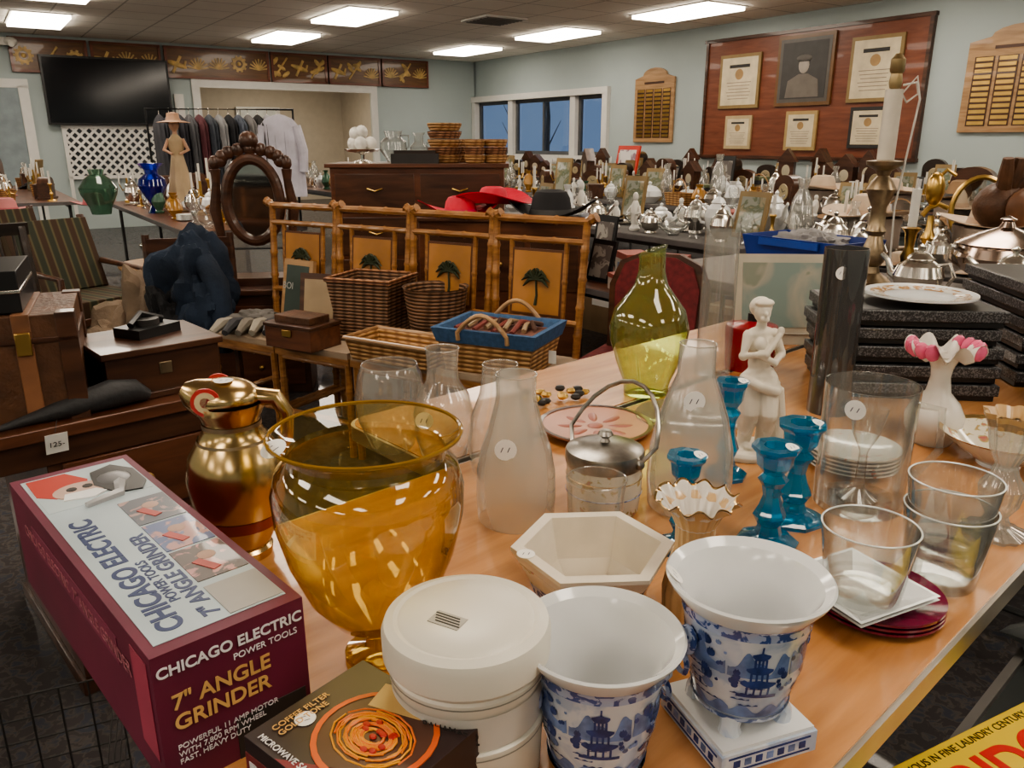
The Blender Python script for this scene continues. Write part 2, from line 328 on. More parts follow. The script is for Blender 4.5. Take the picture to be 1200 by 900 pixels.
# ------------------------------------------------------------------ back wall: carved frieze, TV, lattice
def gear(b,x,z,r,m):
    for i in range(10):
        a=2*pi*i/10; b.box((x+r*cos(a),-.045,z+r*sin(a)),(r*.3,.02,r*.3),m,(0,-a,0))
    b.lathe([(r*.55,0),(r*.95,0),(r*.95,.02),(r*.55,.02),(r*.55,0)],m,(x,-.035,z),20,(pi/2,0,0)); b.sph((x,-.045,z),(r*.3,.02,r*.3),m,10)
CG=M('carved_gilt',(.60,.41,.16),.45,var=.35,scale=12); 
for k,(ua,ub) in enumerate([(1.02,1.95),(1.98,2.95),(2.98,3.95),(3.98,5.6),(5.65,6.62),(6.66,7.65),(7.9,8.9)]):
    b=B(); w=ub-ua; b.box((0,-.02,2.465),(w,.04,.46),WOOD('frieze_wood_%d'%k,(.09,.04,.015),(.2,.09,.03)))
    for z in (2.25,2.68): b.box((0,-.03,z),(w,.06,.035),RWOOD)
    for x in (-w/2+.02,w/2-.02): b.box((x,-.03,2.465),(.04,.06,.46),RWOOD)
    n=max(3,int(w/.27))
    for i in range(n):
        x=-w/2+.17+i*(w-.34)/max(1,n-1); r=random.choice([0,1,2,3,3]); zz=2.46+random.uniform(-.03,.03)
        if r==0: gear(b,x,zz,.11,CG)
        elif r==1:
            for j in range(9):
                a=pi*(j+.5)/9; b.box((x+.08*cos(a),-.045,zz-.08+.09*sin(a)),(.16,.02,.02),CG,(0,-a,0))
        elif r==2:
            b.sph((x,-.045,zz),(.16,.02,.04),CG,10,(0,.3,0)); b.box((x,-.045,zz),(.04,.02,.28),CG,(0,.5,0)); b.box((x+.12,-.045,zz),(.03,.02,.12),CG,(0,.3,0))
        else:
            for j in range(5): b.sph((x+random.uniform(-.1,.1),-.045,zz+random.uniform(-.12,.12)),(.08,.018,.035),CG,8,(0,random.uniform(-1,1),0))
            b.tube([(x-.12,-.045,zz-.15),(x,-.045,zz),(x+.11,-.045,zz+.15)],.016,CG,6)
    b.done('carved_frieze_panel',(*R2((ua+ub)/2,0),0),AU)
b=B(); b.box((0,-.11,2.0),(1.72,.06,.95),BLACK); b.box((0,-.142,2.0),(1.66,.004,.89),P((.008,.009,.012),.12)); b.box((0,-.04,2.0),(.5,.08,.4),DK); b.done('flat_screen_tv',(*R2(6.45,0),0),AU,.004)
b=B(); w,h=1.45,.72
for i in range(-6,16):
    for sgn in (1,-1):
        xs=-w/2+i*.13; x1,z1=(xs,0.); x2,z2=(xs+h,h)
        if x1<-w/2: z1+=-w/2-x1; x1=-w/2
        if x2>w/2: z2-=x2-w/2; x2=w/2
        if x2-x1<.03: continue
        L=math.hypot(x2-x1,z2-z1); cx=(x1+x2)/2*sgn
        b.box((cx,-.05-(.006*sgn),.78+(z1+z2)/2),(L,.01,.035),TRIM,(0,-pi/4*sgn,0))
for z in (.77,.78+h): b.box((0,-.05,z),(w+.06,.03,.05),TRIM)
for x in (-w/2,w/2): b.box((x,-.05,.78+h/2),(.05,.03,h),TRIM); b.box((x,-.05,.39),(.05,.03,.78),TRIM)
b.box((0,-.02,.78+h/2),(w,.01,h),P((.07,.08,.09),.8))
b.done('lattice_screen',(*R2(6.4,0),0),AU)
b=B()
for dx in (-.16,.16): b.sph((dx,-.08,2.62),(.09,.06,.06),WHITE,12); b.cyl((dx,-.1,2.58),.04,.08,P((.5,.48,.4),.3),12,(pi/2,0,0))
b.box((0,-.06,2.62),(.4,.06,.1),WHITE); b.done('emergency_light',(*R2(7.78,0.06),0),AU)
# ------------------------------------------------------------------ tables
CLOTHG=P((.085,.078,.074),.75)
def folding_table(name,loc,rz,L,W,top=TABW,z=.75,edge=ALU,corner=.05):
    b=B(); pts=[]
    for cx,cy,a0 in ((L-corner,W-corner,0),(corner,W-corner,pi/2),(corner,corner,pi),(L-corner,corner,1.5*pi)):
        for i in range(7): a=a0+pi/2*i/6; pts.append((cx+corner*cos(a),cy+corner*sin(a)))
    b.prism(pts,z-.032,z-.002,edge)
    p2=[(L/2+(x-L/2)*(1-.012/L),W/2+(y-W/2)*(1-.012/W)) for x,y in pts]
    b.prism(p2,z-.01,z,top)
    for x in (.18,L-.18):
        for y in (.08,W-.08): b.tube([(x,y,0),(x,y,z-.03)],.014,P((.08,.08,.08),.4,.5),8)
        b.tube([(x,.08,.12),(x,W-.08,.12)],.01,P((.08,.08,.08),.4,.5),8)
    for y in (.08,W-.08): b.box((L/2,y,z-.05),(L-.3,.02,.035),P((.08,.08,.08),.4,.5))
    return b.done(name,(loc[0],loc[1],0),rz)
folding_table('folding_table',C0,TA,2.2,.80,corner=.045)
folding_table('folding_table',T2(.6,.815),TA,1.6,.32)
def row_table(u0,u1,v0,v1,top=CLOTHG,z=.75):
    x,y=R2(u1,v0); return folding_table('folding_table',(x,y),AV,v1-v0,u1-u0,top,z,P((.12,.11,.11),.5))
row_table(4.35,5.15,6.6,11.1); row_table(4.35,5.15,11.15,13.4); row_table(2.6,3.4,3.0,8.0); row_table(2.6,3.4,8.05,13.0); row_table(.12,.87,1.2,6.6,MWOOD); row_table(.12,.87,6.65,12.5,MWOOD)
row_table(5.25,6.02,11.2,13.3,P((.16,.14,.13),.6)); row_table(5.35,5.95,9.7,11.1,MWOOD,.58)
row_table(6.6,7.4,5.4,8.6,MWOOD); row_table(7.6,8.4,1.6,5.2,MWOOD); row_table(4.3,5.1,1.2,6.0,MWOOD); row_table(1.5,2.2,5.5,11,MWOOD)
# ------------------------------------------------------------------ clutter kinds
kinds={}
def reg(name,b,bevel=0,sharp=35):
    o=b.done(name,(0,0,-50),0,bevel,1,sharp); kinds[name]=o.data; bpy.data.objects.remove(o); return name
def put(name,loc,rz=0,s=1.):
    me=kinds[name]; nm=name.split('|')[0]
    o=bpy.data.objects.new(nm,me); COL.objects.link(o); o.location=loc; o.rotation_euler=(0,0,rz); o.scale=(s,)*3 if not hasattr(s,'__len__') else s; return o
b=B(); 
for i in range(7): b.lathe([(0,i*.009),(.05,i*.009),(.11,i*.009+.014),(.108,i*.009+.018),(.05,i*.009+.006),(0,i*.009+.006)],PORC,seg=28)
reg('plate_stack',b)
b=B(); b.lathe([(0,0),(.035,0),(.04,.012),(.085,.05),(.1,.085),(.096,.086),(.08,.05),(.03,.018),(0,.018)],CLEAR,seg=24); reg('glass_bowl',b)
def teapot(mt,k=1):
    b=B(); b.lathe([(0,0),(.045,0),(.04,.012),(.07,.04),(.082,.08),(.07,.115),(.04,.135),(.045,.14),(.03,.155),(.008,.165),(.014,.178),(0,.19)],mt,seg=24)
    b.tube([(.06,0,.06),(.1,0,.08),(.115,0,.12),(.14,0,.14)],[.02,.014,.01,.008],mt,10)
    b.tube([(-.06,0,.12),(-.1,0,.13),(-.12,0,.09),(-.1,0,.055),(-.07,0,.05)],.007,mt,8); return b
reg('silver_teapot',teapot(SILVER)); reg('porcelain_teapot',teapot(PORC))
def clockb(W1):
    b=B(); b.box((0,0,.015),(.3,.14,.03),W1); b.box((0,0,.12),(.25,.11,.18),W1); pts=[(-.125,0),(.125,0)]+[(.125*cos(t),.07*sin(t)) for t in [pi*i/10 for i in range(11)]][1:-1]
    b.prism(pts,-.055,.055,W1,None,(0,0,.21),(pi/2,0,0)); b.lathe([(0,0),(.06,0),(.065,.004),(.06,.008),(0,.006)],P((.4,.33,.2),.4),(0,-.056,.15),20,(pi/2,0,0))
    for a in (.4,2.2): b.box((.015*cos(a),-.066,.15+.015*sin(a)),(.035,.002,.004),BLACK,(0,-a,0))
    for x in (-.11,.11): b.lathe([(.008,0),(.012,.04),(.007,.08),(.012,.14),(.008,.17)],W1,(x,-.06,.03),8)
    return b
reg('mantel_clock',clockb(BLKW)); reg('mantel_clock|b',clockb(DWOOD))
b=B(); b.box((0,0,.13),(.2,.12,.26),DWOOD); b.prism([(-.13,0),(.13,0),(0,.12)],-.07,.07,DWOOD,None,(0,0,.26),(pi/2,0,0)); b.lathe([(0,0),(.055,0),(0,.006)],P((.5,.45,.33),.4),(0,-.061,.18),20,(pi/2,0,0)); b.box((0,-.062,.07),(.1,.003,.06),BRASS); b.box((0,0,.01),(.24,.15,.02),DWOOD); reg('steeple_clock',b)
def frameb(f,c):
    b=B(); a=-.22
    b.box((0,0,.14),(.22,.018,.28),f,(a,0,0)); b.box((0,-.0105,.1395),(.17,.004,.22),c,(a,0,0)); b.tube([(0,.02,.2),(0,.12,0)],.005,DK,6); return b
reg('picture_frame',frameb(GF,PATTERN('landscape_print',(.26,.27,.22),(.10,.13,.07),12.,.5,.4,fg2=(.3,.25,.15)))); reg('picture_frame|b',frameb(BLACK,PATTERN('grey_print',(.42,.40,.36),(.15,.13,.12),14.,.5,.4))); reg('picture_frame|c',frameb(P((.6,.06,.04),.4),PATTERN('sketch_print',(.72,.68,.66),(.3,.2,.25),14.,.58,.4)))
b=B(); b.lathe([(0,0),(.05,0),(.048,.01),(.015,.02),(.012,.06),(.02,.08),(.01,.1),(.014,.17),(.024,.19),(.022,.2),(0,.2)],BRASS,seg=16); b.cyl((0,0,.2),.011,.14,WHITE,10); reg('brass_candlestick',b)
VP=[(0,0),(.045,0),(.05,.01),(.03,.02),(.07,.08),(.05,.15),(.022,.18),(.035,.21),(.03,.21),(.018,.18),(.045,.14),(0,.03)]
b=B(); b.lathe(VP,M('glazed_green',(.06,.14,.09),.15),seg=20); reg('ceramic_vase',b)
b=B(); b.lathe(VP,PORC,seg=20); reg('ceramic_vase|b',b)
b=B(); b.lathe(VP,M('glazed_ochre',(.35,.18,.05),.15),seg=20); reg('ceramic_vase|c',b)
b=B(); b.lathe(VP,SOFTG,seg=20,scl=(1,1,1.4)); reg('glass_vase',b)
b=B(); b.box((0,0,.05),(.24,.16,.1),DWOOD); b.box((0,0,.108),(.25,.17,.016),DWOOD); b.box((0,-.083,.09),(.03,.006,.03),BRASS); reg('wooden_box',b)
b=B(); b.box((0,0,.05),(.24,.17,.1),P((.50,.47,.42),.7)); b.box((0,0,.1),(.246,.176,.03),P((.32,.08,.06),.6)); b.box((0,-.086,.045),(.14,.002,.04),P((.15,.2,.32),.6)); reg('gift_box',b)
b=B(); cs=[(.2,.04,.03),(.04,.07,.13),(.32,.25,.15),(.04,.04,.05),(.12,.14,.07)]
for i in range(5): b.box((random.uniform(-.01,.01),0,.015+i*.028),(.2-.01*i,.14,.024),P(cs[i],.6),(0,0,random.uniform(-.1,.1)))
reg('book_stack',b)
b=B(); b.lathe([(0,0),(.04,0),(.03,.01),(.01,.02),(.008,.07),(.03,.09),(.042,.13),(.036,.16)],CLEAR,seg=18); reg('wine_glass',b)
b=B(); b.lathe([(0,0),(.06,0),(.07,.01),(.11,.05),(.1,.09),(.095,.092),(.06,.12),(.01,.13),(.018,.15),(0,.16)],PORC,seg=24)
for s_ in (-1,1): b.tube([(s_*.1,0,.08),(s_*.135,0,.085),(s_*.13,0,.05),(s_*.1,0,.05)],.006,PORC,8)
reg('soup_tureen',b)
def hat(mt,band,br=.19,ch=.11,curl=.03):
    b=B(); b.lathe([(br*.99,.008),(br,.012),(.14,.002),(.095,.008),(.088,.03),(.08,ch*.7),(.066,ch*.93),(.045,ch),(.02,ch*.9),(0,ch*.87)],mt,seg=40,fn=lambda r,z,t:(r*(1+(.05*sin(3*t) if r>.15 else 0)),z+(curl*abs(cos(t))**2*(r/br)**3 if r>.1 else 0)))
    b.lathe([(.097,.008),(.0895,.032)],band,seg=32); return b
reg('hat|red',hat(M('red_straw',(.60,.02,.05),.6,bump=.3),P((.5,.02,.1),.5),.23,.1,.07)); reg('hat|black',hat(M('black_felt',(.015,.014,.016),.8),DK,curl=.06)); reg('hat|cream',hat(M('cream_straw',(.55,.43,.32),.7),P((.5,.35,.25),.6),.21,.1)); reg('hat|pink',hat(M('pink_felt',(.5,.2,.2),.8),P((.4,.1,.12),.6))); reg('hat|tan',hat(M('tan_felt',(.28,.17,.09),.8),DK))
reg('hat|grey',hat(M('grey_felt',(.2,.2,.2),.8),DK))
b=B(); b.lathe([(0,0),(.03,0),(.035,.01),(.02,.03),(.03,.09),(.024,.13),(.012,.15)],WHITE,seg=14); b.sph((0,0,.168),(.018,.02,.023),WHITE,12); b.tube([(.026,0,.12),(.045,-.02,.09),(.02,-.035,.085)],[.009,.008,.006],WHITE,8); b.tube([(-.026,0,.12),(-.045,-.02,.09),(-.02,-.035,.085)],[.009,.008,.006],WHITE,8); reg('porcelain_figurine',b)
b=B(); b.lathe([(0,0),(.05,0),(.05,.015),(.02,.03),(.045,.08),(.05,.12),(.02,.16),(.01,.22)],DBRASS,seg=16); b.lathe([(.11,.19),(.06,.34)],P((.45,.36,.24),.8),seg=20); reg('table_lamp',b)
b=B(); b.lathe([(0,0),(.06,0),(.055,.012),(.012,.025),(.014,.07),(.05,.09),(.13,.105),(.128,.11),(.04,.098),(0,.095)],CLEAR,seg=24); reg('cake_stand',b)
b=B(); b.lathe([(.05,0),(.19,.004),(.2,.018),(.19,.02),(.17,.01),(0,.008)],SILVER,seg=32,scl=(1,.7,1)); reg('silver_tray',b)
b=B(); b.tray((0,0,0),(.2,.14),(.24,.17),.1,.006,WICKL); b.tube([(-.11,0,.09)]+[(-.11*cos(pi*i/8),0,.09+.12*sin(pi*i/8)) for i in range(1,8)]+[(.11,0,.09)],.006,LWOOD,6); reg('handled_basket',b)
b=B(); b.box((0,0,.18),(.42,.4,.36),P((.30,.20,.11),.8)); b.box((0,0,.361),(.42,.05,.002),P((.42,.33,.2),.5)); b.box((0,-.201,.2),(.2,.002,.1),PAPER); reg('cardboard_carton',b)
b=B(); b.tray((0,0,0),(.34,.3),(.40,.34),.28,.01,P((.05,.06,.09),.5)); b.blob((0,0,.25),(.17,.14,.09),P((.22,.2,.18),.9),.5,3.,2,20); reg('storage_tub',b)
b=B(); b.lathe([(0,0),(.05,0),(.05,.02),(.012,.03),(.012,.2)],BRASS,seg=16)
for a in range(3):
    q=a*2.09; b.tube([(0,0,.12),(.06*cos(q),.06*sin(q),.1),(.09*cos(q),.09*sin(q),.15)],.006,BRASS,6); b.cyl((.09*cos(q),.09*sin(q),.15),.009,.1,WHITE,8)
b.cyl((0,0,.2),.009,.1,WHITE,8); reg('candelabra',b)
def scatter(u0,u1,v0,v1,ks,du=.18,dv=.19,z=.75,skip=.04,seed=1,smin=.72,smax=1.0):
    rnd=random.Random(seed); nu=int((u1-u0)/du); nv=int((v1-v0)/dv)
    for i in range(nu):
        for j in range(nv):
            if rnd.random()<skip: continue
            u=u0+(i+.5)*(u1-u0)/nu+rnd.uniform(-.02,.02); v=v0+(j+.5)*(v1-v0)/nv+rnd.uniform(-.03,.03)
            k=rnd.choice(ks); s=rnd.uniform(smin,smax)
            if 'hat' in k: s=.62
            if k=='silver_tray': s=.6
            if k=='plate_stack' : s*=.8
            s=(s,s,s*rnd.uniform(.85,1.5)) if 'hat' not in k else s
            face=AV+rnd.uniform(-.4,.4)
            if 'frame' not in k and 'clock' not in k: face+=rnd.uniform(-1,1)
            x,y=R2(u,v); put(k,(x,y,z),face,s)
G1=['plate_stack','glass_bowl','silver_teapot','porcelain_teapot','wine_glass','soup_tureen','cake_stand','glass_vase','ceramic_vase|b','plate_stack','silver_tray','gift_box','wine_glass','glass_bowl']
G2=['mantel_clock','mantel_clock|b','picture_frame','wooden_box','mantel_clock','steeple_clock','book_stack','steeple_clock','picture_frame|b','candelabra']
G3=['book_stack','wooden_box','picture_frame','hat|black','brass_candlestick','ceramic_vase','porcelain_figurine','silver_teapot','wooden_box','candelabra','ceramic_vase|c','handled_basket','mantel_clock|b','glass_vase']
G4=['hat|cream','hat|cream','hat|tan','hat|black','silver_teapot','hat|grey','wooden_box','handled_basket','picture_frame','candelabra']
scatter(4.4,5.1,6.7,11.05,G1+G3[:8],seed=3,dv=.175,smin=.8,smax=1.1); scatter(4.4,5.1,11.2,13.35,['silver_teapot','silver_tray','candelabra','glass_vase','hat|cream','hat|tan','wooden_box','silver_teapot','table_lamp'],seed=13)
scatter(2.65,3.35,3.1,7.9,G3+G1[:4],seed=4); scatter(2.65,3.35,8.1,12.9,G4+G1+G3,seed=5,smin=.8,smax=1.1)
scatter(.2,.8,1.3,6.5,G2,seed=6,du=.3,dv=.25); scatter(.2,.8,6.7,12.4,G2,seed=7,du=.3,dv=.25); scatter(1.55,2.15,5.6,10.9,G3+G2+G4,seed=12,dv=.22,du=.29)
scatter(6.65,7.35,5.5,8.5,G3+G1+['hat|pink'],seed=8,skip=.08); scatter(7.65,8.35,1.7,5.1,G3+['hat|pink'],seed=9,dv=.24,du=.3); scatter(4.35,5.05,1.3,5.9,G3+G1,seed=10)
scatter(5.38,5.92,9.75,11.05,['gift_box','book_stack','picture_frame|b','gift_box','plate_stack'],seed=15,z=.58,dv=.24,du=.25)
for (u0,u1,v0,v1,sd) in ((4.45,5.1,6.8,13.2,21),(2.7,3.3,3.3,12.8,22),(6.7,7.3,5.6,8.4,23),(5.3,5.9,11.3,13.1,24)):
    scatter(u0,u1,v0,v1,['cardboard_carton','storage_tub','cardboard_carton'],z=.0,dv=.52,du=.6,seed=sd,skip=.25,smin=.85,smax=1.05)
put('picture_frame|c',(*R2(.95,5.5),.75),AV+.1,1.75)
b=B(); b.lathe([(0,0),(.16,0),(.16,.14),(.165,.14),(.165,.17),(0,.17)],P((.3,.24,.2),.7),seg=28); reg('hat_box',b)
for u,v,k in ((2.75,9.85,'hat|cream'),(2.8,10.45,'hat|cream'),(2.9,11.05,'hat|tan'),(4.6,11.45,'hat|cream'),(4.55,12.05,'hat|cream'),(4.6,12.6,'hat|tan')):
    put('hat_box',(*R2(u,v),.75),0,1.); put(k,(*R2(u,v),.921),v,1.15)
# ------------------------------------------------------------------ near table objects
BOXR=M('carton_maroon',(.14,.02,.045),.5,var=.2); LBL=P((.42,.50,.54),.4); CW=P((.8,.78,.74),.4); NAVY=P((.03,.05,.14),.4)
b=B(); L,Wd,Hh=.485,.14,.14
b.box((0,0,Hh/2),(L,Wd,Hh),BOXR)
t=Hh
b.box((-.0,0,t+.0004),(.455,.122,.0008),LBL)
b.box((-.165,.0,t+.0008),(.115,.116,.0008),P((.44,.52,.55),.4))
b.prism([(-.222,-.056),(-.165,-.057),(-.145,-.04),(-.15,-.005),(-.185,.005),(-.222,-.012)],t+.0012,t+.0018,P((.45,.045,.03),.5))
b.lathe([(0,0),(.024,0),(.024,.0016),(0,.0016)],P((.50,.36,.30),.5),(-.155,-.012,t+.001),20,scl=(1,1.25,1))
b.prism([(-.150,-.03),(-.132,-.036),(-.122,-.004),(-.132,.012),(-.146,.004)],t+.0012,t+.0028,P((.70,.70,.70),.5))
b.lathe([(0,0),(.006,0),(.006,.001),(0,.001)],DK,(-.160,-.020,t+.0024),10); b.lathe([(0,0),(.006,0),(.006,.001),(0,.001)],DK,(-.160,-.002,t+.0024),10)
b.prism([(-.20,.012),(-.155,.004),(-.115,.02),(-.108,.046),(-.13,.058),(-.18,.058),(-.212,.040)],t+.0012,t+.003,BLACK)
b.tube([(-.14,.03,t+.003),(-.11,.02,t+.003),(-.10,-.02,t+.003)],[.008,.007,.004],P((.35,.35,.36),.3),6)
b.sph((-.165,.03,t+.003),(.022,.02,.0018),P((.16,.16,.17),.3),12)
for i,(cx,cc) in enumerate(((-.045,(.12,.13,.16)),(.035,(.12,.16,.30)),(.115,(.12,.10,.10)))):
    b.box((cx,.034,t+.0012),(.075,.052,.0008),PATTERN('inset_photo_%d'%i,cc,(.42+.05*i,.28,.26),45.,.55,.4)); b.sph((cx-.01,.036,t+.0016),(.010,.010,.0008),P((.45,.3,.24),.5),10); b.box((cx+.01,.028,t+.002),(.03,.010,.0008),P((.4,.06,.05),.4),(0,0,.4))
b.box((.195,.034,t+.0012),(.06,.052,.0008),P((.36,.35,.33),.5))
b.box((L/2+.0004,.03,.022),(.0008,.07,.044),DK)
b.box((0,-Wd/2-.0004,.1),(.3,.0008,.03),P((.22,.04,.08),.5)); b.box((L/2-.03,-Wd/2-.0006,.08),(.04,.0008,.1),P((.35,.06,.10),.5))
gb=b.done('power_tool_carton',(-.414,.785,.75),math.atan2(-.73,.68),.002)
text(gb,'label_text_1','CHICAGO ELECTRIC',(.215,-.028,t+.0010),.031,NAVY,(0,0,pi),sx=.98,bold=.0009)
text(gb,'label_text_2','POWER TOOLS',(.17,-.015,t+.0010),.014,NAVY,(0,0,pi),bold=.0003)
text(gb,'label_text_3','7" ANGLE GRINDER',(.215,.004,t+.0010),.022,NAVY,(0,0,pi),bold=.0006,sx=1.05)
R=(pi/2,0,pi/2); x=L/2+.0012; W2=P((.78,.76,.78),.4); YW=P((.70,.42,.16),.4)
text(gb,'end_text_1','CHICAGO ELECTRIC',(x,0,.118),.0145,W2,R,'CENTER',bold=.0003); text(gb,'end_text_2','POWER TOOLS',(x,.03,.106),.009,W2,R,'CENTER')
text(gb,'end_text_3','7" ANGLE\nGRINDER',(x,-.058,.083),.021,YW,R,bold=.0004); text(gb,'end_text_4','POWERFUL 11 AMP MOTOR\nWITH 7,800 RPM WHEEL\nFAST, HEAVY DUTY',(x,-.058,.042),.0075,W2,R)
text(gb,'side_text','CHICAGO ELECTRIC  7" ANGLE GRINDER',(.0,-Wd/2-.0012,.092),.02,P((.4,.15,.18),.5),(pi/2,0,0),'CENTER')
# pasta insert carton
b=B(); b.box((0,0,.045),(.142,.126,.09),P((.035,.02,.02),.35)); b.box((0,-.0632,.05),(.142,.001,.05),P((.20,.03,.03),.4))
t=.09; b.lathe([(0,0),(.05,0),(.05,.0008),(0,.0008)],P((.10,.045,.03),.4),(.012,.004,t),28)
b.lathe([(.047,.0),(.052,.0),(.052,.0014),(.047,.0014)],P((.65,.12,.03),.4),(.012,.004,t),28)
b.prism([(.071,-.01),(.071,-.05),(.03,-.063),(-.03,-.063)],t+.0002,t+.0008,P((.22,.02,.03),.4))
for i in range(46):
    a0=random.random()*6.28; r=random.uniform(.008,.038); pts=[(.012+r*cos(a0+k*.45)*1.05,.0+r*sin(a0+k*.45)*.8,t+.0012+.0006*sin(k+i)) for k in range(8)]
    b.tube(pts,.0010,P((.70,.16+.05*(i%4),.03),.35),5)
for i in range(12): b.sph((.012+random.uniform(-.02,.02),random.uniform(-.015,.015),t+.002),(.004,.003,.0015),P((.40,.02,.015),.4),8)
b.box((.0,.045,t+.001),(.05,.03,.001),P((.55,.36,.14),.35),(0,0,.3)); b.disc((-.048,-.02,t+.0005),.009,(0,0,1),PAPER)
pb=b.done('pasta_insert_carton',(-.122,.535,.75),math.atan2(-.092,.108)+.03,.0015)
text(pb,'label_text_1','POT TOPS',(-.066,-.0645,.05),.028,W2,(pi/2,0,0),bold=.0005); text(pb,'label_text_2','MICROWAVE SAFE',(-.06,-.058,t+.0012),.008,W2,(0,0,0)); text(pb,'label_text_3','COFFEE FILTER\nGOLD TONE',(-.055,-.045,t+.0012),.0085,YW,(0,0,pi/2))
# white lidded jar
b=B(); b.lathe([(0,0),(.063,0),(.066,.004),(.068,.05),(.069,.055),(.069,.062),(.066,.064),(.067,.1),(.069,.104),(.069,.112),(.067,.114),(.067,.12)],CREAM,seg=56)
b.lathe([(.0,.112),(.071,.118),(.074,.122),(.0745,.144),(.072,.151),(.064,.154),(.06,.1525),(.056,.155),(.03,.1575),(0,.158)],CREAM,seg=56)
b.lathe([(.0673,.066),(.0673,.0662),(.0677,.098),(.0677,.0982)],P((.52,.50,.46),.4),seg=56)
for z in (.0565,.108): b.lathe([(.0695,z),(.0695,z+.0015)],P((.25,.25,.22),.4),seg=56)
b.box((-.015,-.015,.1578),(.03,.018,.0008),P((.40,.38,.33),.5),(0,0,-.5)); 
for i in range(4): b.box((-.015,-.015+.004*(i-1.5),.1584),(.024,.0012,.0006),DK,(0,0,-.5))
jar=b.done('lidded_canister',(-.04,.605,.75),0)
text(jar,'canister_text','BAHAMAS',(-.034,-.0612,.088),.009,DK,(pi/2,0,-.35)); text(jar,'canister_text_2','2',(.005,-.0682,.074),.018,DK,(pi/2,0,.05))
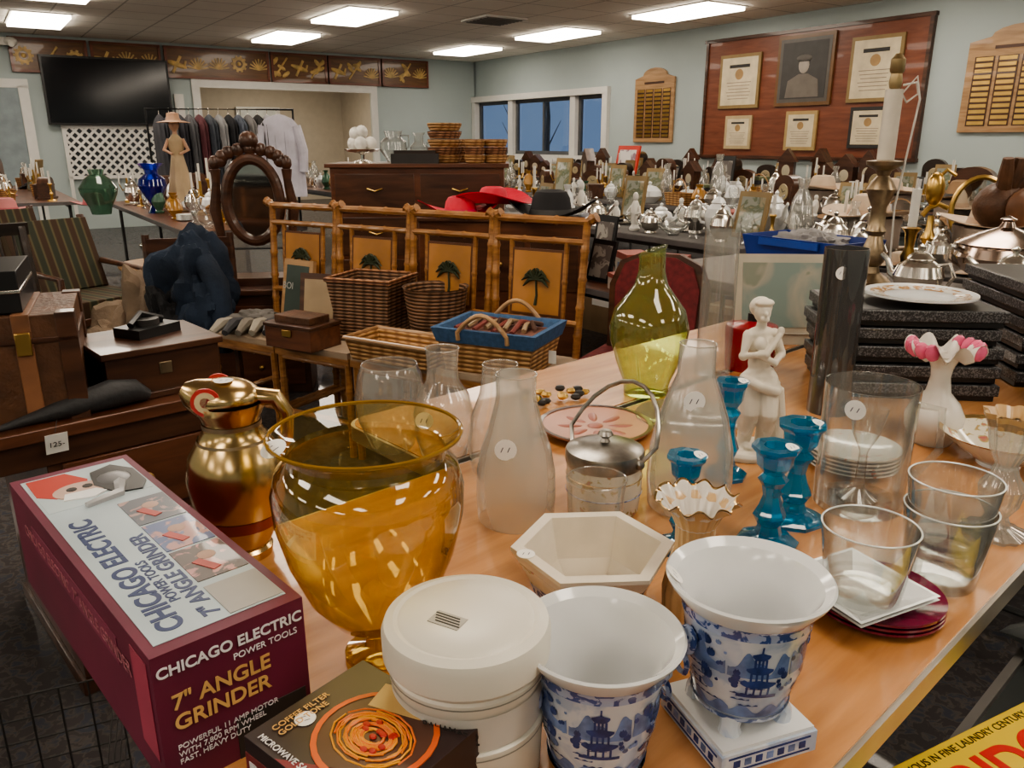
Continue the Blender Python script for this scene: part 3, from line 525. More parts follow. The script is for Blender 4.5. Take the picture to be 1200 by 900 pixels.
# blue & white planters with painted pagoda landscape
def planter(loc,rz,feet,s=1.):
    b=B(); z0=.036 if feet else 0.
    out=[(.038,z0),(.044,z0+.006),(.046,z0+.02),(.054,z0+.05),(.056,z0+.085),(.060,z0+.1)]
    b.lathe([(0,z0)]+out,GLZ,seg=56); b.lathe([(.060,z0+.1),(.0605,z0+.108),(.063,z0+.112)],BWD,seg=56)
    def rad(z):
        z=max(out[0][1],min(out[-1][1],z))
        for (r1,z1),(r2,z2) in zip(out,out[1:]):
            if z1<=z<=z2: return r1+(r2-r1)*(z-z1)/(z2-z1)
        return out[-1][0]
    rn=random.Random(3)
    cst=lambda v:(lambda x:v)
    def circ(th,cx,cz,r,m,ry=None):
        ry=ry or r; b.strip(rad,th,cx-r*.98,cx+r*.98,lambda x:cz-ry*math.sqrt(max(0,1-((x-cx)/r)**2)),lambda x:cz+ry*math.sqrt(max(0,1-((x-cx)/r)**2))*(1+.25*sin(x*2600)),m,14,.0007)
    for k in range(6):
        th=k*pi/3+.15; Z=z0
        b.strip(rad,th,-.028,.028,lambda x:Z+.060,lambda x:Z+.064+.020*abs(cos(x*90+k))+.004*sin(x*400),BL1,26,.0004)
        for j in range(5): zz=Z+.026+j*.0075; a=rn.uniform(-.026,-.005); b.strip(rad,th,a,a+rn.uniform(.012,.026),cst(zz),lambda x,zz=zz:zz+.0014+.0009*sin(x*900),BL2,10,.0006)
        b.strip(rad,th,-.027,.027,lambda x:Z+.012,lambda x:Z+.022+.005*sin(x*240+k),BL1,24,.0005)
        if k%2==0:
            for j,(w,zz) in enumerate(((.016,.050),(.012,.065),(.008,.080))):
                b.strip(rad,th,-w,w,lambda x,zz=zz,w=w:Z+zz+.004*(abs(x)/w)**3,lambda x,zz=zz,w=w:Z+zz+.006+.003*(1-abs(x)/w),BL2,12,.0008)
                for q in (-.6,-.2,.2,.6): b.strip(rad,th,w*q-.001,w*q+.001,cst(Z+zz-.010),cst(Z+zz+.001),BL2,1,.0008)
            b.strip(rad,th,-.018,.018,cst(Z+.038),cst(Z+.042),BL2,10,.0008); b.strip(rad,th,-.0008,.0008,cst(Z+.086),cst(Z+.096),BL2,1,.0008)
            for sx in (-1,1):
                for j in range(5): circ(th,sx*rn.uniform(.016,.026),Z+rn.uniform(.045,.07),rn.uniform(.002,.004),BL2)
        else:
            b.strip(rad,th,-.0014,.0014,cst(Z+.034),cst(Z+.085),BL2,1,.0008)
            for j in range(14): circ(th,rn.uniform(-.016,.016),Z+rn.uniform(.052,.093),rn.uniform(.003,.0065),BL2 if j%3 else BL1)
            circ(th,.010,Z+.042,.006,BL1); circ(th,-.011,Z+.040,.005,BL2)
        for j in range(6): circ(th+.5,rn.uniform(-.008,.008),Z+rn.uniform(.045,.093),rn.uniform(.0015,.003),BL1 if j%2 else BL2)
    b.lathe([(.063,z0+.112),(.0745,z0+.127),(.076,z0+.131),(.074,z0+.133),(.066,z0+.126)],PORC,seg=56)
    b.lathe([(.066,z0+.126),(.056,z0+.105),(.051,z0+.07),(.042,z0+.02),(.02,z0+.008),(0,z0+.007)],PORC,seg=56)
    b.lathe([(.0444,z0+.005),(.0465,z0+.011)],BWD,seg=56)
    for sx in (-1,1):
        b.sph((sx*.0625,0,z0+.078),(.008,.012,.015),BWD,14); b.sph((sx*.069,0,z0+.073),(.006,.006,.007),GLZ,10)
        b.lathe([(.010,-.003),(.013,0),(.010,.003),(.007,0),(.010,-.003)],BWD,(sx*.0675,0,z0+.056),16,(0,pi/2,0))
    if feet:
        b.box((0,0,.011),(.105,.105,.022),GLZ); b.box((0,0,.024),(.10,.10,.004),PORC)
        for sx,sy,w,h in ((0,-1,.09,.001),(1,0,.001,.09),(-1,0,.001,.09),(0,1,.09,.001)): b.box((sx*.0525,sy*.0525,.018),(w,h,.002),BL2); b.box((sx*.0525,sy*.0525,.004),(w,h,.002),BL2)
        for i in range(7):
            for sx,sy in ((1,0),(0,1)):
                for g in (-1,1): q=-.036+i*.012; b.box((g*sx*.0527+sy*q,g*sy*.0527+sx*q,.011),(.001+sy*.006,.001+sx*.006,.007),BL1 if i%2 else BL2)
        for i in range(4):
            a=pi/4+i*pi/2; x,y=.032*cos(a),.032*sin(a)
            b.tube([(x*1.25,y*1.25,.026),(x*1.3,y*1.3,.034),(x*1.0,y*1.0,.045),(x*.9,y*.9,.055)],[.011,.009,.011,.013],GLZ,10)
            b.tube([(x*1.35,y*1.35,.034),(x*1.22,y*1.22,.05)],[.003,.004],BL2,6)
        a=2.72; b.disc((.0685*cos(a),.0685*sin(a),z0+.1300),.0105,(-.7*cos(a),-.7*sin(a),.75),PAPER)
    else: b.lathe([(.038,0),(.044,0),(.046,.004)],GLZ,seg=40)
    return b.done('porcelain_planter',loc,rz,0)
planter((.079,.612,.75),.3,False); planter((.219,.647,.75),.35,True)
# hexagonal bowl
b=B(); 
for pr,mt in (([(0,0),(.062,0),(.066,.006),(.078,.04),(.090,.062)],FLOR),([(.090,.062),(.1,.078),(.1,.083),(.084,.083)],IVORY),([(.084,.083),(.07,.03),(.055,.012),(0,.010)],IVORY)):
    b.lathe(pr,mt,seg=6)
b.disc((-.083,-.02,.0835),.011,(0,0,1),PAPER); b.lathe([(.0668,.008),(.0765,.034)],BWD,seg=6)
b.done('hexagonal_bowl',(.098,.862,.75),.06,.0012,sharp=20)
PEACH=M('peach_glass',(.58,.39,.20),.2,var=.06,coat=.4); WG=M('milk_glass',(.64,.60,.54),.2,var=.05)
fl=lambda r,z,t:(r*(1+.025*cos(18*t)+(.07*sin(11*t) if z>.152 else 0)),z+(.004*cos(11*t) if z>.152 else 0))
b=B(); b.lathe([(0,0),(.026,0),(.032,.01),(.034,.04),(.028,.075),(.022,.10),(.023,.125),(.032,.145),(.044,.157)],PEACH,seg=132,fn=fl)
b.lathe([(.044,.157),(.046,.158),(.043,.157),(.030,.142),(.021,.12),(.0,.05)],WG,seg=132,fn=fl); b.lathe([(.0445,.1575),(.0468,.1595),(.0455,.160)],GOLD,seg=132,fn=fl)
b.done('ruffled_vase',(.213,.832,.75))
b=B(); b.lathe([(0,.006),(.03,0),(.036,.003),(.036,.008),(.014,.014),(.010,.026),(.018,.036),(.045,.052),(.07,.085),(.088,.13),(.0985,.175),(.10,.205),(.094,.228),(.082,.24),(.081,.247),(.088,.256),(.096,.262),(.098,.265)],AMBER,seg=64)
b.tube([(.098*cos(2*pi*i/48),.098*sin(2*pi*i/48),.2655) for i in range(48)],.0022,M('amber_rim',(.25,.14,.03),.1),6,True)
b.disc((-.083,-.040,.2625),.013,(-.2,-.4,.9),PAPER); b.done('amber_glass_vase',(-.150,.762,.75))
# golden pitcher
b=B(); b.lathe([(0,0),(.036,0),(.038,.012),(.034,.016),(.05,.05),(.063,.09),(.066,.12),(.06,.15),(.044,.175),(.038,.185),(.037,.2),(.043,.212),(.044,.222)],GOLD,seg=48)
b.lathe([(.0505,.050),(.0565,.068)],P((.30,.04,.02),.3),seg=48,); b.lathe([(.0382,.19),(.0382,.196)],DBRASS,seg=48); b.lathe([(.0475,.17),(.0465,.174)],DBRASS,seg=48)
b.sph((-.004,0,.228),(.046,.04,.026),GOLD,24); b.tube([(-.03,0,.228),(-.048,0,.236),(-.058,0,.242)],[.028,.020,.009],GOLD,14)
for sy in (-1,1):
    b.lathe([(0,0),(.019,0),(.019,.003),(0,.003)],P((.5,.05,.05),.3),(-.020,sy*.036,.232),20,(pi/2*sy,0,0)); b.lathe([(0,0),(.014,0),(.014,.005),(0,.005)],P((.6,.5,.3),.3),(-.020,sy*.037,.232),16,(pi/2*sy,0,0)); b.lathe([(0,0),(.007,0),(.007,.007),(0,.007)],P((.4,.04,.05),.3),(-.020,sy*.037,.232),16,(pi/2*sy,0,0))
b.tube([(.035,0,.228),(.06,0,.226),(.072,0,.205),(.070,0,.17),(.057,0,.145)],[.013,.012,.010,.009,.007],GOLD,12)
b.disc((-.002,-.01,.2535),.012,(0,0,1),PAPER); b.done('gold_pitcher',(-.372,.992,.75),.1)
# lamp chimneys
def chim(loc,prof,m,st,name='glass_lamp_chimney'):
    b=B(); b.lathe(prof,m,seg=48); r=prof[-1][0]; b.tube([(r*cos(2*pi*i/32),r*sin(2*pi*i/32),prof[-1][1]) for i in range(32)],.0011,m,5,True)
    if st: b.disc((0+st[0],-st[1],st[2]),.016,(0,-1,.0),PAPER)
    return b.done(name,loc)
chim((.006,1.10,.75),[(.056,0),(.058,.004),(.06,.04),(.059,.08),(.052,.115),(.04,.15),(.031,.185),(.029,.2),(.030,.228)],FROST,(-.015,.050,.13))
chim((.277,1.145,.75),[(.060,0),(.063,.004),(.066,.05),(.063,.10),(.052,.15),(.038,.19),(.028,.215),(.027,.262)],FROST,(-.01,.042,.185))
chim((-.124,1.36,.75),[(.042,0),(.045,.004),(.053,.04),(.055,.08),(.046,.115),(.030,.14),(.027,.165),(.03,.20)],SOFTG,(-.03,.047,.08))
chim((-.222,1.38,.75),[(.03,0),(.04,.01),(.06,.06),(.065,.1),(.058,.145),(.05,.165)],SOFTG,None,'glass_globe_shade')
chim((-.02,1.29,.75),[(.05,0),(.058,.05),(.05,.1),(.035,.14),(.03,.19)],SOFTG,None)
chim((.118,1.02,.75),[(.036,0),(.038,.003),(.04,.08),(.042,.10)],SOFTG,None,'glass_tumbler')
# biscuit barrel
TS=M('tarnished_silver',(.33,.31,.28),.3,1.,var=.5,scale=25)
b=B(); b.lathe([(0,0),(.05,0),(.055,.006),(.058,.04),(.058,.08),(.057,.088)],FLOR,seg=48); b.lathe([(.0588,.078),(.0605,.084),(.0605,.098),(.059,.102),(.050,.106),(.03,.111),(.008,.113),(.005,.118),(.012,.124),(.009,.130),(0,.132)],TS,seg=48)
b.lathe([(.0585,.035),(.0592,.036),(.0585,.037)],BWD,seg=48); b.lathe([(.0585,.060),(.0592,.061),(.0585,.062)],GOLD,seg=48)
hp=[(.061,0,.09)]+[(.080*cos(t),.075*sin(t),.09+.10*sin(t)) for t in [pi*i/12 for i in range(1,12)]]+[(-.061,0,.09)]
b.tube(hp,.0035,TS,8)
for sx in (-1,1): b.sph((sx*.062,0,.09),.008,TS,10)
b.done('biscuit_barrel',(.142,1.13,.75),-.7)
def cstick(x,y,h,r=.04):
    b=B(); k=h/.15
    b.lathe([(0,.004*k),(r,0),(r*1.02,.006*k),(r*.8,.012*k),(r*.45,.018*k),(r*.36,.03*k),(r*.55,.045*k),(r*.38,.06*k),(r*.28,.075*k),(r*.34,.09*k),(r*.5,.10*k),(r*.32,.108*k),(r*.55,.12*k),(r*.62,.138*k),(r*.78,.145*k),(r*.78,.15*k),(r*.4,.15*k),(r*.38,.125*k)],BLUEG,seg=8)
    b.disc((r*.2,-r*.45,h+.001),.010,(0,-.3,1),PAPER); b.done('blue_glass_candlestick',(x,y,.75),random.random(),.001,sharp=20)
cstick(.239,1.005,.142,.036); cstick(.364,1.018,.150,.043); cstick(.425,1.092,.157,.045); cstick(.365,1.255,.172,.036)
# statue: draped female figure, one continuous remeshed surface
b=B(); S=IVORY
def limb(pts,rs): b.tube(pts,rs,S,12); [b.sph(p,r,S,12) for p,r in zip(pts,rs)]
b.sph((.003,0,.132),(.031,.024,.028),S); b.sph((.0,0,.163),(.020,.016,.026),S); b.sph((-.002,0,.195),(.024,.018,.024),S); b.sph((-.003,0,.212),(.026,.014,.012),S)
b.sph((-.012,-.017,.198),(.011,.010,.011),S); b.sph((.010,-.017,.198),(.011,.010,.011),S)
limb([(-.003,0,.215),(-.004,-.003,.232)],[.009,.008])
b.sph((-.006,-.004,.249),(.0135,.016,.018),S); b.sph((-.009,-.0205,.247),(.003,.004,.005),S); b.sph((-.008,-.017,.239),(.008,.006,.006),S)
b.sph((-.003,.006,.255),(.019,.018,.017),S); b.sph((.002,.026,.252),(.013,.012,.012),S); b.sph((-.005,-.008,.264),(.016,.012,.007),S)
limb([(-.025,0,.210),(-.037,-.01,.178),(-.008,-.030,.184),(.017,-.024,.212)],[.0095,.008,.0065,.005]); b.sph((.020,-.022,.218),(.007,.004,.009),S)
limb([(.022,0,.210),(.034,-.008,.176),(.010,-.028,.168),(-.014,-.026,.180)],[.0095,.008,.0065,.005]); b.sph((-.02,-.025,.183),(.008,.004,.006),S)
limb([(-.013,0,.13),(-.018,-.012,.078),(-.016,.002,.022)],[.021,.016,.011]); limb([(.014,-.002,.13),(.010,-.024,.078),(.014,-.004,.022)],[.021,.017,.011])
b.sph((-.017,-.012,.02),(.009,.017,.006),S); b.sph((.015,-.018,.02),(.009,.017,.006),S)
b.lathe([(.043,.012),(.039,.04),(.035,.075),(.034,.105),(.034,.124),(.026,.133)],S,(.004,.004,0),48,(0,.0,0),(1,.82,1),lambda r,z,t:(r*(1+.10*sin(7*t+z*45)),z+.010*cos(t-.6)))
b.tube([(-.034,-.006,.140),(-.01,-.028,.128),(.018,-.028,.118),(.036,-.006,.116)],[.006,.009,.009,.007],S,10); b.tube([(.036,-.006,.116),(.044,-.004,.07),(.046,0,.02)],[.010,.011,.012],S,10)
b.lathe([(0,0),(.056,0),(.057,.008),(.052,.014),(0,.016)],S,(0,0,0),28,(0,0,0),(1.1,.85,1))
st=b.done('statuette',(.44,1.36,.75),.25,scale=1.07)
rm=st.modifiers.new('remesh','REMESH'); rm.mode='VOXEL'; rm.voxel_size=.0016; rm.use_smooth_shade=True
sm=st.modifiers.new('smooth','SMOOTH'); sm.factor=.5; sm.iterations=2
b=B(); b.lathe([(.0,.004),(.045,0),(.05,.004),(.052,.03),(.07,.075),(.085,.125),(.088,.155),(.078,.195),(.055,.225),(.037,.25),(.029,.28),(.028,.315),(.031,.325)],GREENG,seg=48,fn=lambda r,z,t:(r,z+(.012*cos(t) if z>.3 else 0))); b.done('green_glass_vase',(.304,1.72,.75))
b=B(); b.lathe([(0,.006),(.038,0),(.042,.004),(.041,.34),(.042,.35)],SOFTG,seg=40); b.done('glass_cylinder_vase',(.494,1.88,.75))
b=B(); b.lathe([(.043,0),(.043,.345),(.041,.345),(.041,0)],SMOKE,seg=40); b.disc((-.02,-.038,.30),.013,(0,-1,0),PAPER); b.done('smoked_glass_cylinder',(.672,1.60,.75))
b=B(); b.lathe([(0,.003),(.062,0),(.066,.004),(.067,.1),(.068,.2),(.066,.2),(.064,.1),(.062,.012),(0,.012)],CLEAR,seg=48); b.tube([(.064,-.01,.17),(.1,-.02,.165),(.105,-.02,.1),(.075,-.01,.05),(.066,-.01,.045)],.006,CLEAR,8)
b.disc((-.045,-.051,.175),.015,(-.6,-.8,0),PAPER); b.lathe([(0,.014),(.03,.014),(.008,.03),(.006,.09),(.02,.12),(.028,.16)],CLEAR,seg=24); b.done('glass_pitcher',(.545,1.145,.75))
def tumbler(x,y,z,r,h,n=1):
    for i in range(n):
        b=B(); zz=i*.04
        b.lathe([(0,.004),(r*.74,0),(r*.78,.004),(r,h),(r*.97,h),(r*.74,.014),(0,.014)],CLEAR,seg=40); b.lathe([(r*.8,.2*h),(r*.815,.2*h+.003),(r*.8,.2*h+.006)],CLEAR,seg=40); b.lathe([(r*.5,.012),(r*.72,.009),(r*.70,.004)],SOFTG,seg=30)
        b.tube([(r*.985*cos(2*pi*k/36),r*.985*sin(2*pi*k/36),h) for k in range(36)],.0012,P((.62,.64,.62),.1),5,True)
        b.done('glass_tumbler',(x,y,z+zz))
tumbler(.558,.918,.75,.055,.105,2); tumbler(.413,.825,.782,.054,.095)
b=B(); 
for i in range(3): b.lathe([(0,i*.006),(.045,i*.006),(.078,i*.006+.008),(.078,i*.006+.011),(.045,i*.006+.004),(0,i*.006+.004)],M('burgundy_glaze_%d'%i,(.16,.01,.04),.12,coat=.5),seg=48)
b.done('dinner_plate_stack',(.448,.858,.75))
b=B()
for i in range(2): b.tray((0,0,i*.005),(.085,.085),(.13,.13),.016,.004,PORC)
b.done('square_dish',(.418,.85,.7665),.45,.001)
b=B(); PB=PATTERN('confetti_plate',(.68,.66,.61),(.6,.15,.1),50.,.66,.15,fg2=(.1,.4,.2))
for i in range(5): b.lathe([(0,i*.007),(.045,i*.007),(.078,i*.007+.01),(.078,i*.007+.013),(.045,i*.007+.004),(0,i*.007+.004)],PB,seg=40)
b.done('saucer_stack',(.60,1.30,.75)); 
b=B(); fl2=lambda r,z,t:(r*(1+.04*cos(14*t)+(.12*sin(9*t) if z>.165 else 0)),z)
b.lathe([(0,.003),(.04,0),(.044,.006),(.02,.016),(.014,.03),(.026,.05),(.03,.075),(.018,.095),(.014,.11),(.024,.13),(.03,.16),(.036,.178)],GLASS('cut_glass',(.85,.85,.82),(.4,.4,.38),.3,(.70,.69,.65)),seg=126,fn=fl2); b.lathe([(.031,.166),(.038,.186),(.028,.17)],PEACH,seg=126,fn=fl2); b.done('ruffled_vase',(.705,1.048,.75))
b=B(); b.lathe([(0,0),(.035,0),(.035,.006),(.07,.03),(.098,.055)],PORC,seg=48); b.lathe([(.094,.053),(.060,.026),(.03,.010),(0,.009)],FLOR,seg=48); b.lathe([(.098,.055),(.101,.058),(.094,.053)],GOLD,seg=48); b.done('gilt_edge_bowl',(.865,1.31,.75))
b=B(); b.lathe([(0,0),(.034,0),(.038,.006),(.05,.03),(.052,.055),(.04,.08),(.022,.1),(.017,.13),(.02,.155),(.032,.172)],WG,seg=48)
PK=M('pink_glass',(.62,.12,.22),.2,var=.2,scale=30); b.lathe([(.030,.170),(.05,.18),(.062,.186),(.045,.176),(.028,.168),(.016,.14)],WG,seg=96,fn=lambda r,z,t:(r*(1+(.12*sin(8*t) if r>.04 else 0)),z+(.014*cos(8*t) if r>.04 else 0)))
for a in (-.7,-.35,0,.35,.7,2.44,2.8,3.14,3.5,3.85): b.sph((.056*cos(a),.056*sin(a),.184),(.013,.010,.017),PK,10,(0,.4*cos(a),0))
b.done('pink_rim_vase',(.80,1.42,.75))
b=B(); SAL=M('salmon_glaze',(.46,.22,.15),.35,var=.1); SAL2=M('rose_glaze',(.36,.13,.10),.35); b.lathe([(0,0),(.06,0),(.110,.012),(.112,.016),(.06,.010),(0,.010)],SAL,seg=40)
for i in range(8): 
    a=i*pi/4; b.sph((.055*cos(a),.055*sin(a),.0095),(.032,.010,.003),SAL2,12,(0,0,a))
b.sph((0,0,.0105),(.016,.016,.003),SAL2,12); b.lathe([(.104,.0158),(.1125,.0172),(.104,.0165)],DWOOD,seg=40); b.done('salmon_plate',(.165,1.48,.75))
b=B(); b.lathe([(0,0),(.05,0),(.11,.012),(.108,.016),(.05,.006),(0,.006)],SOFTG,seg=36); b.done('glass_plate',(.36,1.53,.75))
b=B(); b.lathe([(0,0),(.06,0),(.065,.1),(.062,.11),(.03,.115),(0,.125)],M('red_enamel',(.25,.01,.015),.2),seg=32); b.tube([(.0,0,.12),(0,0,.14)],.012,BLACK,8); b.done('red_canister',(.60,1.94,.75))
b=B(); 
for i in range(16): t=i*.7; b.sph((.08*cos(t)*(.5+.5*i/16),.04*sin(t*1.3),.012+.004*(i%3)),(.012,.008,.008),BRASS if i%2 else DK,8)
b.done('costume_jewellery_pile',(.10,1.66,.75))
def stack(loc,rz,w,d,n,h,name='gift_box_stack'):
    b=B()
    for i in range(n):
        ox,oy=random.uniform(-.008,.008),random.uniform(-.008,.008); z=i*(h+.0025)
        b.box((ox,oy,z+h/2),(w-.006,d-.006,h),BLACK,(0,0,random.uniform(-.02,.02))); b.box((ox,oy,z+h*.66),(w+.006,d+.006,h*.64),GRAN,(0,0,random.uniform(-.02,.02)))
    return b.done(name,loc,rz,.0025)
stack((.90,1.80,.75),-.1,.35,.24,5,.038); stack((1.29,1.93,.75),-.12,.19,.34,6,.038); stack((1.20,1.58,.75),-.12,.15,.14,3,.035)
b=B(); b.lathe([(0,0),(.06,0),(.12,.012),(.12,.016),(.06,.005),(0,.005)],PORC,seg=48); b.lathe([(.075,.0088),(.105,.0135)],PATTERN('rim_gilt',(.7,.68,.63),(.45,.25,.1),60.,.5),seg=48)
b.done('decorated_platter',(.93,1.79,.955))
b=B(); b.box((0,0,.14),(.31,.015,.22),P((.42,.38,.30),.4),(-.25,0,0)); b.box((0,-.0095,.138),(.27,.004,.18),PATTERN('sea_painting',(.18,.24,.22),(.33,.31,.25),7.,.5,.4,fg2=(.2,.22,.17),soft=.08),(-.25,0,0)); b.tube([(0,.03,.2),(0,.12,0)],.006,DK,6)
b.box((0,0,.015),(.31,.05,.03),P((.45,.41,.33),.5)); b.done('framed_painting',(.78,2.20,.75),-.05)
# ------------------------------------------------------------------ right side: lamp & silver
b=B(); D=DBRASS
b.lathe([(0,0),(.075,0),(.078,.012),(.06,.03),(.035,.045),(.028,.07),(.045,.09),(.05,.12),(.035,.16),(.025,.19),(.04,.21),(.03,.23),(.028,.30),(.045,.34),(.055,.37),(.04,.40),(.022,.42),(.03,.44),(.065,.46),(.068,.475),(.03,.48)],D,seg=32)
b.cyl((0,0,.475),.032,.26,M('candle_sleeve',(.62,.57,.48),.5),24); b.lathe([(.012,.735),(.02,.74),(.024,.76),(.02,.79),(.026,.80),(.026,.84),(.018,.85),(.012,.86)],M('socket_brass',(.40,.30,.16),.35,.8),seg=20)
b.tube([(.03,0,.75),(.08,0,.76),(.1,.02,.72),(.06,.02,.69),(.03,.0,.72),(.07,-.02,.78),(.1,0,.70),(.085,.01,.5),(.07,.02,.3),(.09,.03,.01)],.004,WHITE,6)
b.done('candle_lamp',(1.44,3.18,.75))
b=B(); b.lathe([(0,0),(.06,0),(.055,.015),(.02,.03),(.03,.08),(.018,.12),(.025,.18),(.04,.2),(.02,.205)],BRASS,seg=24); b.cyl((0,0,.2),.018,.16,WHITE,16); b.done('brass_candlestick',(1.68,3.38,.75))
b=B(); b.lathe([(0,0),(.07,0),(.07,.02),(.03,.04),(.02,.1),(.04,.14),(.02,.18),(.015,.26)],BRASS,seg=24); b.tube([(-.05,0,.26),(-.02,0,.30),(.03,0,.32),(.08,0,.3)],.014,BRASS,10); b.sph((0,0,.4),(.05,.04,.09),BRASS,14); b.tube([(0,0,.45),(.05,0,.5),(.1,0,.47)],.01,BRASS,8); b.done('brass_figurine',(1.93,3.72,.75),0,0,.85)
b=B(); b.lathe([(0,0),(.09,0),(.1,.015),(.06,.03),(.14,.08),(.165,.13),(.15,.17),(.17,.18),(.16,.185),(.1,.215),(.03,.24),(.02,.26),(.03,.27),(0,.285)],M('copper_silverplate',(.46,.36,.30),.18,1.,var=.25,scale=12),seg=48)
for s_ in (-1,1): b.tube([(s_*.15,0,.15),(s_*.2,0,.17),(s_*.21,0,.12),(s_*.16,0,.09)],.01,SILVER,8)
b.done('covered_serving_dish',(1.86,3.02,.75))
for q in ((1.47,2.86,.75,1.05),(2.3,2.85,.75,1.2),(1.72,2.72,.75,1.1),(1.55,3.55,.75,1.)): put('silver_teapot',q[:3],2.2,q[3])
b=B(); 
for i in range(5): b.tube([(-.04+i*.03,0,.16),(-.06+i*.045,-.02,.22),(-.07+i*.055,-.03,.28)],[.03,.028,.02],LEATH,10)
b.sph((0,.03,.09),(.13,.09,.1),LEATH,20); b.sph((.02,-.06,.09),(.09,.03,.08),LEATHL,16); b.sph((.13,-.01,.14),(.035,.035,.07),LEATH,12,(0,.5,0)); b.done('baseball_glove',(2.22,3.62,.921),.2,0,1.1)
put('hat_box',(2.22,3.62,.75),0,1.)
b=B(); b.tube([(.13*cos(2*pi*i/28),0,.2+.17*sin(2*pi*i/28)) for i in range(28)],.014,BRASS,8,True); b.lathe([(0,0),(1,0)],M('vanity_mirror',(.55,.56,.55),.04,1.),(0,0,.2),28,(pi/2,0,0),(.125,.165,1)); b.tube([(-.1,0,.02),(0,0,.03),(.1,0,.02)],.014,BRASS,8); b.tube([(0,0,.2),(0,.12,.0)],.008,BRASS,6); b.done('vanity_mirror',(2.45,4.25,.75),-.3)
b=B(); b.tray((0,0,0),(.44,.26),(.5,.32),.15,.006,P((.01,.035,.22),.35),None,P((.02,.06,.32),.35)); b.box((0,-.165,.13),(.3,.01,.03),P((.02,.06,.3),.35)); b.blob((0,0,.10),(.19,.11,.07),P((.25,.24,.24),.8),.6,3.,9); b.done('blue_storage_bin',(1.31,3.50,.75),AV)
# ------------------------------------------------------------------ bamboo chairs and their cargo
SEATM=M('seat_cushion',(.36,.27,.19),.8,bump=.1); LAQ=M('lacquer_panel',(.36,.165,.05),.35,var=.25,scale=5)
def bchair(loc,rz):
    b=B()
    def pole(p,q,r=.016,n=None):
        p=Vector(p);q=Vector(q);L=(q-p).length;n=n or max(2,int(L/.11));pts=[];rs=[]
        for i in range(n+1):
            t=i/n
            for dt,rr in ((-.012,r),(0,r*1.25),(.012,r)):
                tt=min(1,max(0,t+dt/L*1.)); pts.append(p.lerp(q,tt));rs.append(rr)
        P2=[pts[0]];Rr=[rs[0]]
        for a,c in zip(pts[1:],rs[1:]):
            if (a-P2[-1]).length>1e-4: P2.append(a);Rr.append(c)
        b.tube(P2,Rr,BAMBOO,8)
    for sx in (-1,1):
        pole((sx*.19,-.19,0),(sx*.19,-.19,.43)); pole((sx*.19,.19,0),(sx*.19,.2,.45)); pole((sx*.19,.2,.44),(sx*.205,.25,1.0)); pole((sx*.19,-.19,.15),(sx*.19,.19,.15),.012)
        pole((sx*.12,.215,.6),(sx*.125,.24,.92),.011); pole((sx*.205,.25,1.0),(sx*.245,.25,1.02),.018,2)
    pole((-.215,.25,1.0),(.215,.25,1.0),.016); pole((-.2,.24,.92),(.2,.24,.92),.013); pole((-.19,.21,.6),(.19,.21,.6),.013); pole((-.19,-.19,.4),(.19,-.19,.4),.012); pole((-.19,-.19,.15),(.19,-.19,.15),.012)
    b.box((0,0,.425),(.42,.42,.03),BAMBOO); b.box((0,-.005,.45),(.41,.41,.028),SEATM)
    tilt=-.1
    b.box((0,.222,.75),(.215,.012,.25),LAQ,(tilt,0,0)); b.box((0,.2217,.75),(.235,.008,.27),BURNT,(tilt,0,0))
    G=P((.035,.045,.02),.5)
    b.tube([(0,.205,.66),(.006,.207,.70),(0,.212,.76)],[.007,.005,.004],G,6)
    for i in range(8):
        a=i*pi/7*1.3-.45; dx,dz=cos(a),sin(a)
        b.tube([(0,.211,.765),(dx*.035,.211,.765+dz*.03+.012),(dx*.065,.209,.765+dz*.04-.012)],[.004,.009,.002],G,6)
    return b.done('bamboo_chair',loc,rz)
ch=[]
for i in range(4):
    bx,by=.10-.425*.87*i, 3.20+.425*.5*i
    cx,cy=bx-.5*.22,by-.87*.22; ch.append((cx,cy)); bchair((cx,cy,0),-pi/6)
b=B(); BL=M('blue_gingham',(.05,.11,.22),.85,var=.2,scale=60); b.tray((0,0,0),(.34,.25),(.40,.30),.16,.008,WICKL); b.tray((0,0,.115),(.395,.295),(.425,.325),.055,.02,BL)
for sy in (-1,1):
    b.tube([(-.1,sy*.155,.13)]+[(-.1+.2*i/10,sy*.16,.16+.07*sin(pi*i/10)) for i in range(11)]+[(.1,sy*.155,.13)],.009,LWOOD,8)
b.box((0,0,.12),(.3,.22,.05),P((.22,.10,.07),.7)); 
for i in range(12): b.tube([(-.15+i*.026,-.08+.05*(i%3),.155),(-.12+i*.022,.02,.17+.01*(i%2)),(-.13+i*.024,.09,.16)],.010,P([(.20,.05,.04),(.35,.25,.15),(.12,.06,.04)][i%3],.6),6)
b.box((.215,-.0,.06),(.03,.003,.05),PAPER); b.done('picnic_basket',(ch[0][0]-.035,ch[0][1]-.05,.465),-pi/6+.1)
b=B(); b.tray((0,0,0),(.23,.20),(.30,.26),.27,.008,WICKD); b.tube([(-.15,-.13,.27),(.15,-.13,.27),(.15,.13,.27),(-.15,.13,.27)],.011,WICKR,8,True); b.done('wicker_basket',(ch[2][0]+.14,ch[2][1]+.0,.465),-.35)
b=B(); b.lathe([(0,0),(.10,0),(.105,.02),(.135,.25),(.14,.255),(.128,.25),(.1,.02),(0,.01)],WICKD,seg=32); b.done('wicker_basket',(ch[1][0]+.06,ch[1][1]+.07,.465),0)
b=B(); b.tray((0,0,0),(.36,.17),(.40,.21),.09,.008,WICKL); b.tube([(-.2,-.105,.09),(.2,-.105,.09),(.2,.105,.09),(-.2,.105,.09)],.009,LWOOD,8,True); b.done('wicker_tray_basket',(ch[1][0]-.06,ch[1][1]-.17,.465),-pi/6)
